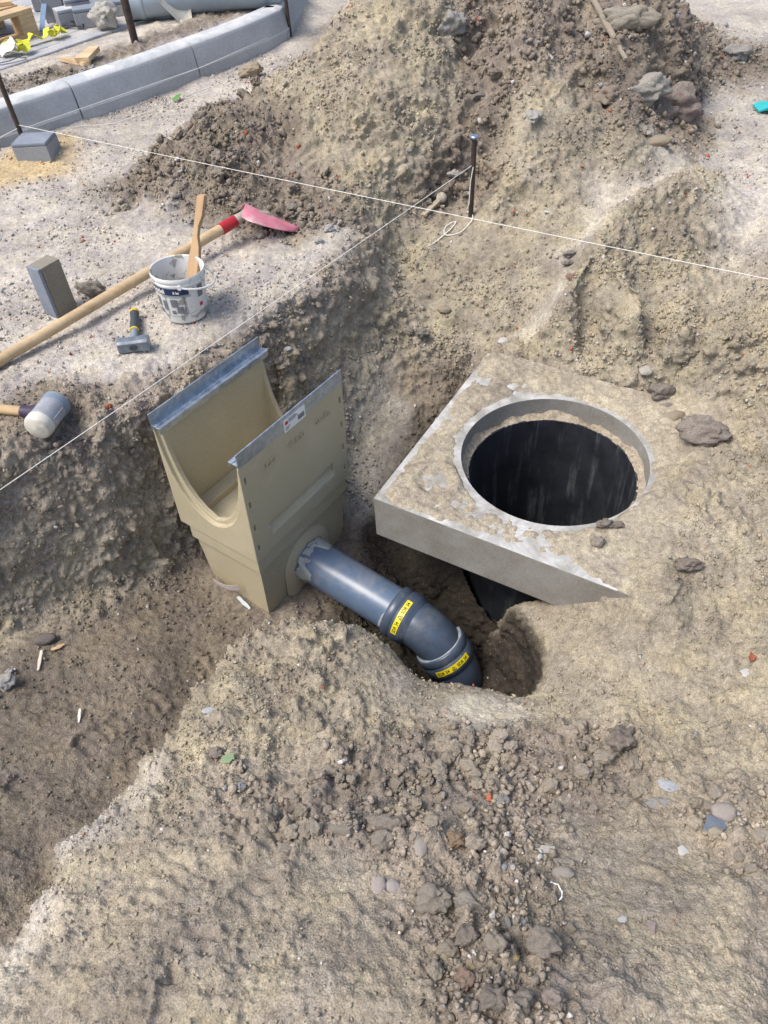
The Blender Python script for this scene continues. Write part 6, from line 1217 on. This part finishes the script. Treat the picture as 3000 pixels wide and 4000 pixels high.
# pallet
pal = empty('pallet', (-1.865, 5.31, TZ), (0, 0, ang)); tag(pal, 'pale wooden pallet at the top left on the paving', 'pallet')
for y in (0, .14, .28, .42, .56, .70): MB().box(-1.2, 0, y, y + .10, .122, .144).build('deck_board', M_PINE, pal, .002, 1)
for x in (-.1, -.65, -1.2): MB().box(x, x + .10, 0, .8, .1, .1215).build('stringer_board', M_PINE, pal, .002, 1)
for x in (-.1, -.65, -1.2):
    for y in (.0, .35, .70): MB().box(x, x + .10, y, y + .10, .0225, .0995).build('spacer_block', M_PINE, pal, .002, 1)
for y in (0, .35, .70): MB().box(-1.2, 0, y, y + .10, 0, .022).build('bottom_board', M_PINE, pal, .002, 1)
bd = MB().box(-.32, .02, -.05, .05, 0, .022).build('loose_board', M_PINE, None, .002, 1); bd.location = (-2.03, 5.42, TZ + .1455); bd.rotation_euler = (0, 0, R(20))
tag(bd, 'short loose board lying on the pallet deck', 'board')
# loose paver blocks
BK = [(-1.84, 5.63, .125, .12, .185, 12, 0, 'upright lilac grey paver block right behind the pallet corner'),
      (-1.675, 5.575, .15, .12, .125, 20, 1, 'paver block with a dark blue face in the middle of the pile'),
      (-1.735, 5.475, .11, .10, .095, 30, 0, 'pale small block standing alone before the paver pile'),
      (-1.575, 5.455, .20, .11, .10, 15, 1, 'long grey paver block touching the rubble lump'),
      (-1.98, 5.92, .14, .12, .18, 5, 0, 'tall grey block at the back of the paver pile, above the pallet'),
      (-1.79, 5.83, .16, .12, .16, 8, 0, 'grey block behind the upright lilac block'),
      (-1.44, 5.66, .10, .10, .08, 0, 1, 'small dark paver block just left of the big pipe'),
      (-1.22, 6.05, .16, .12, .12, 25, 1, 'blue grey paver block far behind the big pipe')]
for x, y, w, d, h, a, k, lab in BK:
    o = empty('paver_block', (x, y, TZ), (0, 0, R(a))); tag(o, lab, 'paver', 'loose paver blocks on the paving')
    MB().box(-w / 2, w / 2, -d / 2, d / 2, 0, h - .018).build('block_body', concrete('block_grey_%d' % int(w * 1000), (.34, .345, .36), (.29, .29, .31)), o, .006, 2)
    MB().box(-w / 2, w / 2, -d / 2, d / 2, h - .0175, h).build('facing_layer', M_PAVER if k else M_KERB, o, .006, 2)
pl_ = MB().box(-.16, .16, -.02, .02, 0, .26).build('concrete_slab_piece', M_KERB, None, .005, 2); pl_.location = (-1.53, 5.80, TZ); pl_.rotation_euler = (R(-28), R(8), R(10))
tag(pl_, 'thin grey slab leaning behind the paver blocks', 'slab')
o = link('rubble_lump', rock_mesh('a', 131)); o.scale = (.20, .16, .16); o.location = (-1.475, 5.36, TZ + .062); o.color = (.44, .42, .38, 1)
tag(o, 'rough grey concrete rubble lump in front of the big pipe', 'rubble')
# big grey pipe
bp = empty('large_pipe', (-1.375, 5.50, TZ + .100)); tag(bp, 'large light grey plastic pipe lying open ended on the paving', 'pipe')
Mp = frame(Vector((0, 0, 0)), Vector((.965, .10, 0)).normalized())
mp_ = plain('light_grey_pipe', (.30, .36, .41), .4, .08, 10)
MB().lathe([(.100, 0), (.100, .09), (.103, .095), (.103, .12), (.098, .125), (.098, .95), (.090, .95), (.092, 0)], 44, Mp, True).build('pipe_wall', mp_, bp, 0, 2, 40)
# second shovel stuck in the strip
sv = empty('shovel', (-1.0, 5.40, .15)); tag(sv, 'dusty white shovel blade stuck in the soil behind the kerb', 'shovel')
mb = MB(); va = []
d_ = Vector((-.36, .30, .80)).normalized(); s_ = Vector((.80, .55, 0)).normalized(); n_ = d_.cross(s_)
for i in range(12):
    t = i / 11; hw = .10 * min(1, (.15 + t * 1.6)) if t < .6 else .10 * (1 - .25 * (t - .6))
    for k in range(9):
        q = -1 + k / 4; va.append(d_ * (-.05 + .34 * t) + s_ * (q * hw) + n_ * (.030 * (1 - q * q)))
vb = [v - n_ * .003 for v in va]
f_a = [(i * 9 + k, (i + 1) * 9 + k, (i + 1) * 9 + k + 1, i * 9 + k + 1) for i in range(11) for k in range(8)]
rim = [k for k in range(9)] + [i * 9 + 8 for i in range(1, 12)] + [99 + k for k in range(7, -1, -1)] + [i * 9 for i in range(10, 0, -1)]
mb.add(va + vb, f_a + [tuple(j + 108 for j in f[::-1]) for f in f_a] + [(rim[i], rim[(i + 1) % len(rim)], rim[(i + 1) % len(rim)] + 108, rim[i] + 108) for i in range(len(rim))])
mb.build('blade', plain('dusty_white_steel', (.52, .51, .44), .5, .15, 14, c2=(.36, .33, .27), scale2=9), sv, 0, 2, 50)
MB().tube([d_ * .25 + n_ * .025, d_ * .40 + n_ * .03, d_ * 1.1 + n_ * .03], .018, 14).build('handle', M_ASH, sv)
# straps
def ribbon(name, pts_, w, mat, label, th=.0025, cat='strap', grp=None):
    pts_ = [Vector(p) for p in pts_]; mb = MB(); vs = []; n = len(pts_)
    for i in range(n):
        d = (pts_[min(i + 1, n - 1)] - pts_[max(i - 1, 0)]).normalized(); s = d.cross(Vector((.2 * math.sin(i * 1.3), .2, 1))).normalized(); u = s.cross(d)
        for a, b in ((-w, -th), (w, -th), (w, th), (-w, th)): vs.append(pts_[i] + s * a * .5 + u * b * .5)
    mb.add(vs, [(4 * i + k, 4 * i + (k + 1) % 4, 4 * i + 4 + (k + 1) % 4, 4 * i + 4 + k) for i in range(n - 1) for k in range(4)] + [(3, 2, 1, 0), (4 * n - 4, 4 * n - 3, 4 * n - 2, 4 * n - 1)])
    o = mb.build(name, mat, None, 0, 2, 40); tag(o, label, cat, grp); return o
def wob(P, amp, h, n=6):
    out = []
    for a, b in zip(P[:-1], P[1:]):
        for i in range(n):
            t = i / n; k = len(out) * .55; out.append((a[0] + (b[0] - a[0]) * t + amp * math.sin(k * 1.7), a[1] + (b[1] - a[1]) * t + amp * math.cos(k * 1.3), TZ + .014 + h * abs(math.sin(k * .8))))
    return out
M_YS = plain('yellow_webbing', (.62, .62, .04), .7, .1, 60); M_BS = plain('black_webbing', (.02, .02, .024), .6, .1); M_GS = plain('green_webbing', (.03, .28, .25), .7, .1); M_BL = plain('blue_grey_webbing', (.16, .24, .36), .7, .1)
ribbon('ratchet_strap', wob([(-2.03, 5.03), (-1.90, 5.05), (-1.83, 5.14), (-1.77, 5.20), (-1.73, 5.26), (-1.70, 5.23), (-1.76, 5.17), (-1.71, 5.19)], .012, .045), .036, M_YS, 'crumpled yellow strap lying beside the pallet corner')
ribbon('ratchet_strap', wob([(-2.0, 4.99), (-1.90, 4.95), (-1.845, 4.91), (-1.835, 4.97), (-1.87, 4.99), (-1.85, 4.93)], .01, .05), .036, M_YS, 'small yellow strap loop nearest to the kerb')
ribbon('tie_band', [(-2.15, 4.80, TZ + .006), (-2.0, 4.765, TZ + .006), (-1.90, 4.80, TZ + .012), (-1.84, 4.85, TZ + .02), (-1.855, 4.89, TZ + .02), (-1.95, 4.92, TZ + .01), (-2.05, 4.93, TZ + .006)], .016, M_BS, 'black band looping at the left edge before the pallet')
ribbon('tie_band', [(-2.14, 5.42, TZ + .05), (-2.12, 5.33, TZ + .012), (-2.0, 5.34, TZ + .01), (-1.87, 5.345, TZ + .01), (-1.80, 5.42, TZ + .012), (-1.70, 5.40, TZ + .02), (-1.61, 5.36, TZ + .015), (-1.62, 5.40, TZ + .03), (-1.70, 5.44, TZ + .03)], .018, M_BS, 'black band lying under the pallet edge towards the rubble lump')
ribbon('lashing_strap', [(-2.25, 5.72, TZ + .16), (-2.12, 5.80, TZ + .20), (-2.02, 5.80, TZ + .19), (-1.97, 5.74, TZ + .12)], .03, M_GS, 'green strap arched over the pallet deck')
ribbon('lashing_strap', [(-1.86, 5.72, TZ + .19), (-1.87, 5.60, TZ + .12), (-1.87, 5.45, TZ + .05), (-1.865, 5.36, TZ + .01)], .03, M_BL, 'blue grey strap hanging down at the pallet corner')
mb = MB(); vs = []
for i in range(7):
    for k in range(5): vs.append((-.05 + .10 * i / 6, -.035 + .07 * k / 4, .05 * (i / 6) ** 2 + .012 * math.sin(k * 1.4 + i)))
vs += [(a, b, c + .0015) for a, b, c in vs]
f_a = [(i * 5 + k, (i + 1) * 5 + k, (i + 1) * 5 + k + 1, i * 5 + k + 1) for i in range(6) for k in range(4)]
mb.add(vs, f_a + [tuple(j + 35 for j in f[::-1]) for f in f_a])
o = mb.build('paper_scrap', M_WHITE, None, 0, 2, 60); o.location = (-1.94, 4.935, TZ + .03); o.rotation_euler = (R(20), R(-10), R(30)); tag(o, 'white plastic scrap beside the small yellow strap loop', 'plastic scrap')
# wood offcuts on the soil strip
w1 = MB().prism([(-.12, .03), (.06, -.05), (.09, -.035), (.085, .0), (-.02, .04)], 0, .022, None, 'z').build('wood_offcut', M_PINE, None, .0015, 1)
w1.location = (-1.50, 4.69, .163); w1.rotation_euler = (R(-4), R(3), R(-12)); tag(w1, 'pointed flat wood offcut on the soil behind the kerb', 'wood offcut')
w2 = MB().prism([(-.04, -.075), (.045, -.085), (.05, .075), (-.01, .085)], 0, .024, None, 'z').build('wood_offcut', M_PINE, None, .0015, 1)
w2.location = (-1.445, 4.72, .187); w2.rotation_euler = (R(3), R(-2), R(-8)); tag(w2, 'square wood offcut lying across the pointed one', 'wood offcut')

# ------------------------------------------------------------------ small litter
def sliver(name, a, b, w, mat, label, cat, th=.003, lift=.004):
    A, B = Vector(a), Vector(b); d = (B - A); L_ = d.length; d.normalize(); s = Vector((-d.y, d.x, 0)).normalized()
    mb = MB(); vs = []; n = 7
    for i in range(n):
        t = i / (n - 1); ww = w * (.35 + .65 * math.sin(math.pi * min(1, .15 + t * .75))) * (1 + .12 * math.sin(i * 2.3)); c = A + (B - A) * t + s * (.05 * w * math.sin(i * 1.7)) + Vector((0, 0, lift))
        for p, q in ((-1, 0), (1, 0), (1, th), (-1, th)): vs.append(c + s * p * ww / 2 + Vector((0, 0, q)))
    mb.add(vs, [(4 * i + k, 4 * i + (k + 1) % 4, 4 * i + 4 + (k + 1) % 4, 4 * i + 4 + k) for i in range(n - 1) for k in range(4)] + [(3, 2, 1, 0), (4 * n - 4, 4 * n - 3, 4 * n - 2, 4 * n - 1)])
    o = mb.build(name, mat, None, 0, 2, 40); tag(o, label, cat); return o
M_SPL = wood('fresh_splinter', (.62, .56, .46), (.76, .71, .62), 1)
g3 = lambda x, y, l=0: (x, y, gz(x, y, .012) + l)
sliver('wood_splinter', g3(-1.107, 1.378, .006), g3(-1.098, 1.305), .010, M_SPL, 'white wood splinter beside the dark rounded stone on the trench floor', 'splinter')
sliver('wood_splinter', g3(-.937, 1.162, .004), g3(-.924, 1.110), .008, M_SPL, 'white wood splinter alone on the trench floor', 'splinter')
sliver('wood_chip', g3(-1.082, 1.385, .003), g3(-1.052, 1.415), .014, M_PINE, 'short tan wood chip beside the white splinter', 'wood chip')
sliver('lath', (1.06, 3.965, gz(1.06, 3.96) + .03), (1.165, 3.60, gz(1.165, 3.60) + .01), .024, M_OLDW, 'thin dusty wooden lath lying down the spoil heap', 'lath', .010, .01)
sliver('leaf', g3(-.445, .868, .008), g3(-.415, .876, .003), .024, plain('green_leaf', (.16, .24, .12), .5), 'small green leaf beside a brown stone on the mound', 'leaf', .001, .006)
sliver('leaf', (-.985, 4.49, gz(-.985, 4.49) + .01), (-.955, 4.55, gz(-.955, 4.55) + .02), .03, plain('bright_leaf', (.10, .28, .06), .5), 'bright green leaf by the slack string before the kerb', 'leaf', .001, .006)
ra = [(.291 + .016 * math.cos(t), .477 + .020 * math.sin(t), gz(.291 + .016 * math.cos(t), .477 + .020 * math.sin(t)) + .010) for t in [R(-75 + 15 * k) for k in range(13)]]
o = MB().tube(ra, [.0008, .0015, .0018, .0018, .0018, .0018, .0018, .0018, .0018, .0018, .0015, .0012, .0008], 8).build('plastic_ring_piece', M_WHITE); tag(o, 'curved white plastic ring piece in the foreground rubble', 'plastic scrap')
# fallen half label by the sump foot
o = sliver('paper_scrap', (-.545, 1.675, gz(-.545, 1.675) + .01), (-.500, 1.630, gz(-.50, 1.630) + .004), .014, plain('pale_blue_film', (.50, .58, .60), .4), 'pale blue film scrap under the sump end wall', 'plastic scrap', .001, .004)
# turquoise glove at the right edge
gl = MB(); gx, gy = 1.975, 3.835
gl.tube([(0, 0, 0), (.05, .01, .004), (.10, .015, .0)], [.03, .042, .036], 14, True, .6)
for k in range(4): gl.tube([(.01, -.026 + .018 * k, .004), (-.03, -.034 + .021 * k, .012), (-.062, -.036 + .022 * k, .002)], [.012, .0115, .008], 10)
gl.tube([(.04, -.03, 0), (.02, -.062, .004), (-.005, -.075, 0)], [.014, .0125, .009], 10)
o = gl.build('work_glove', plain('turquoise_rubber', (.03, .42, .44), .5, .12, 40)); o.location = (gx, gy, gz(gx, gy) + .014); tag(o, 'turquoise work glove at the right edge of the ground', 'glove')
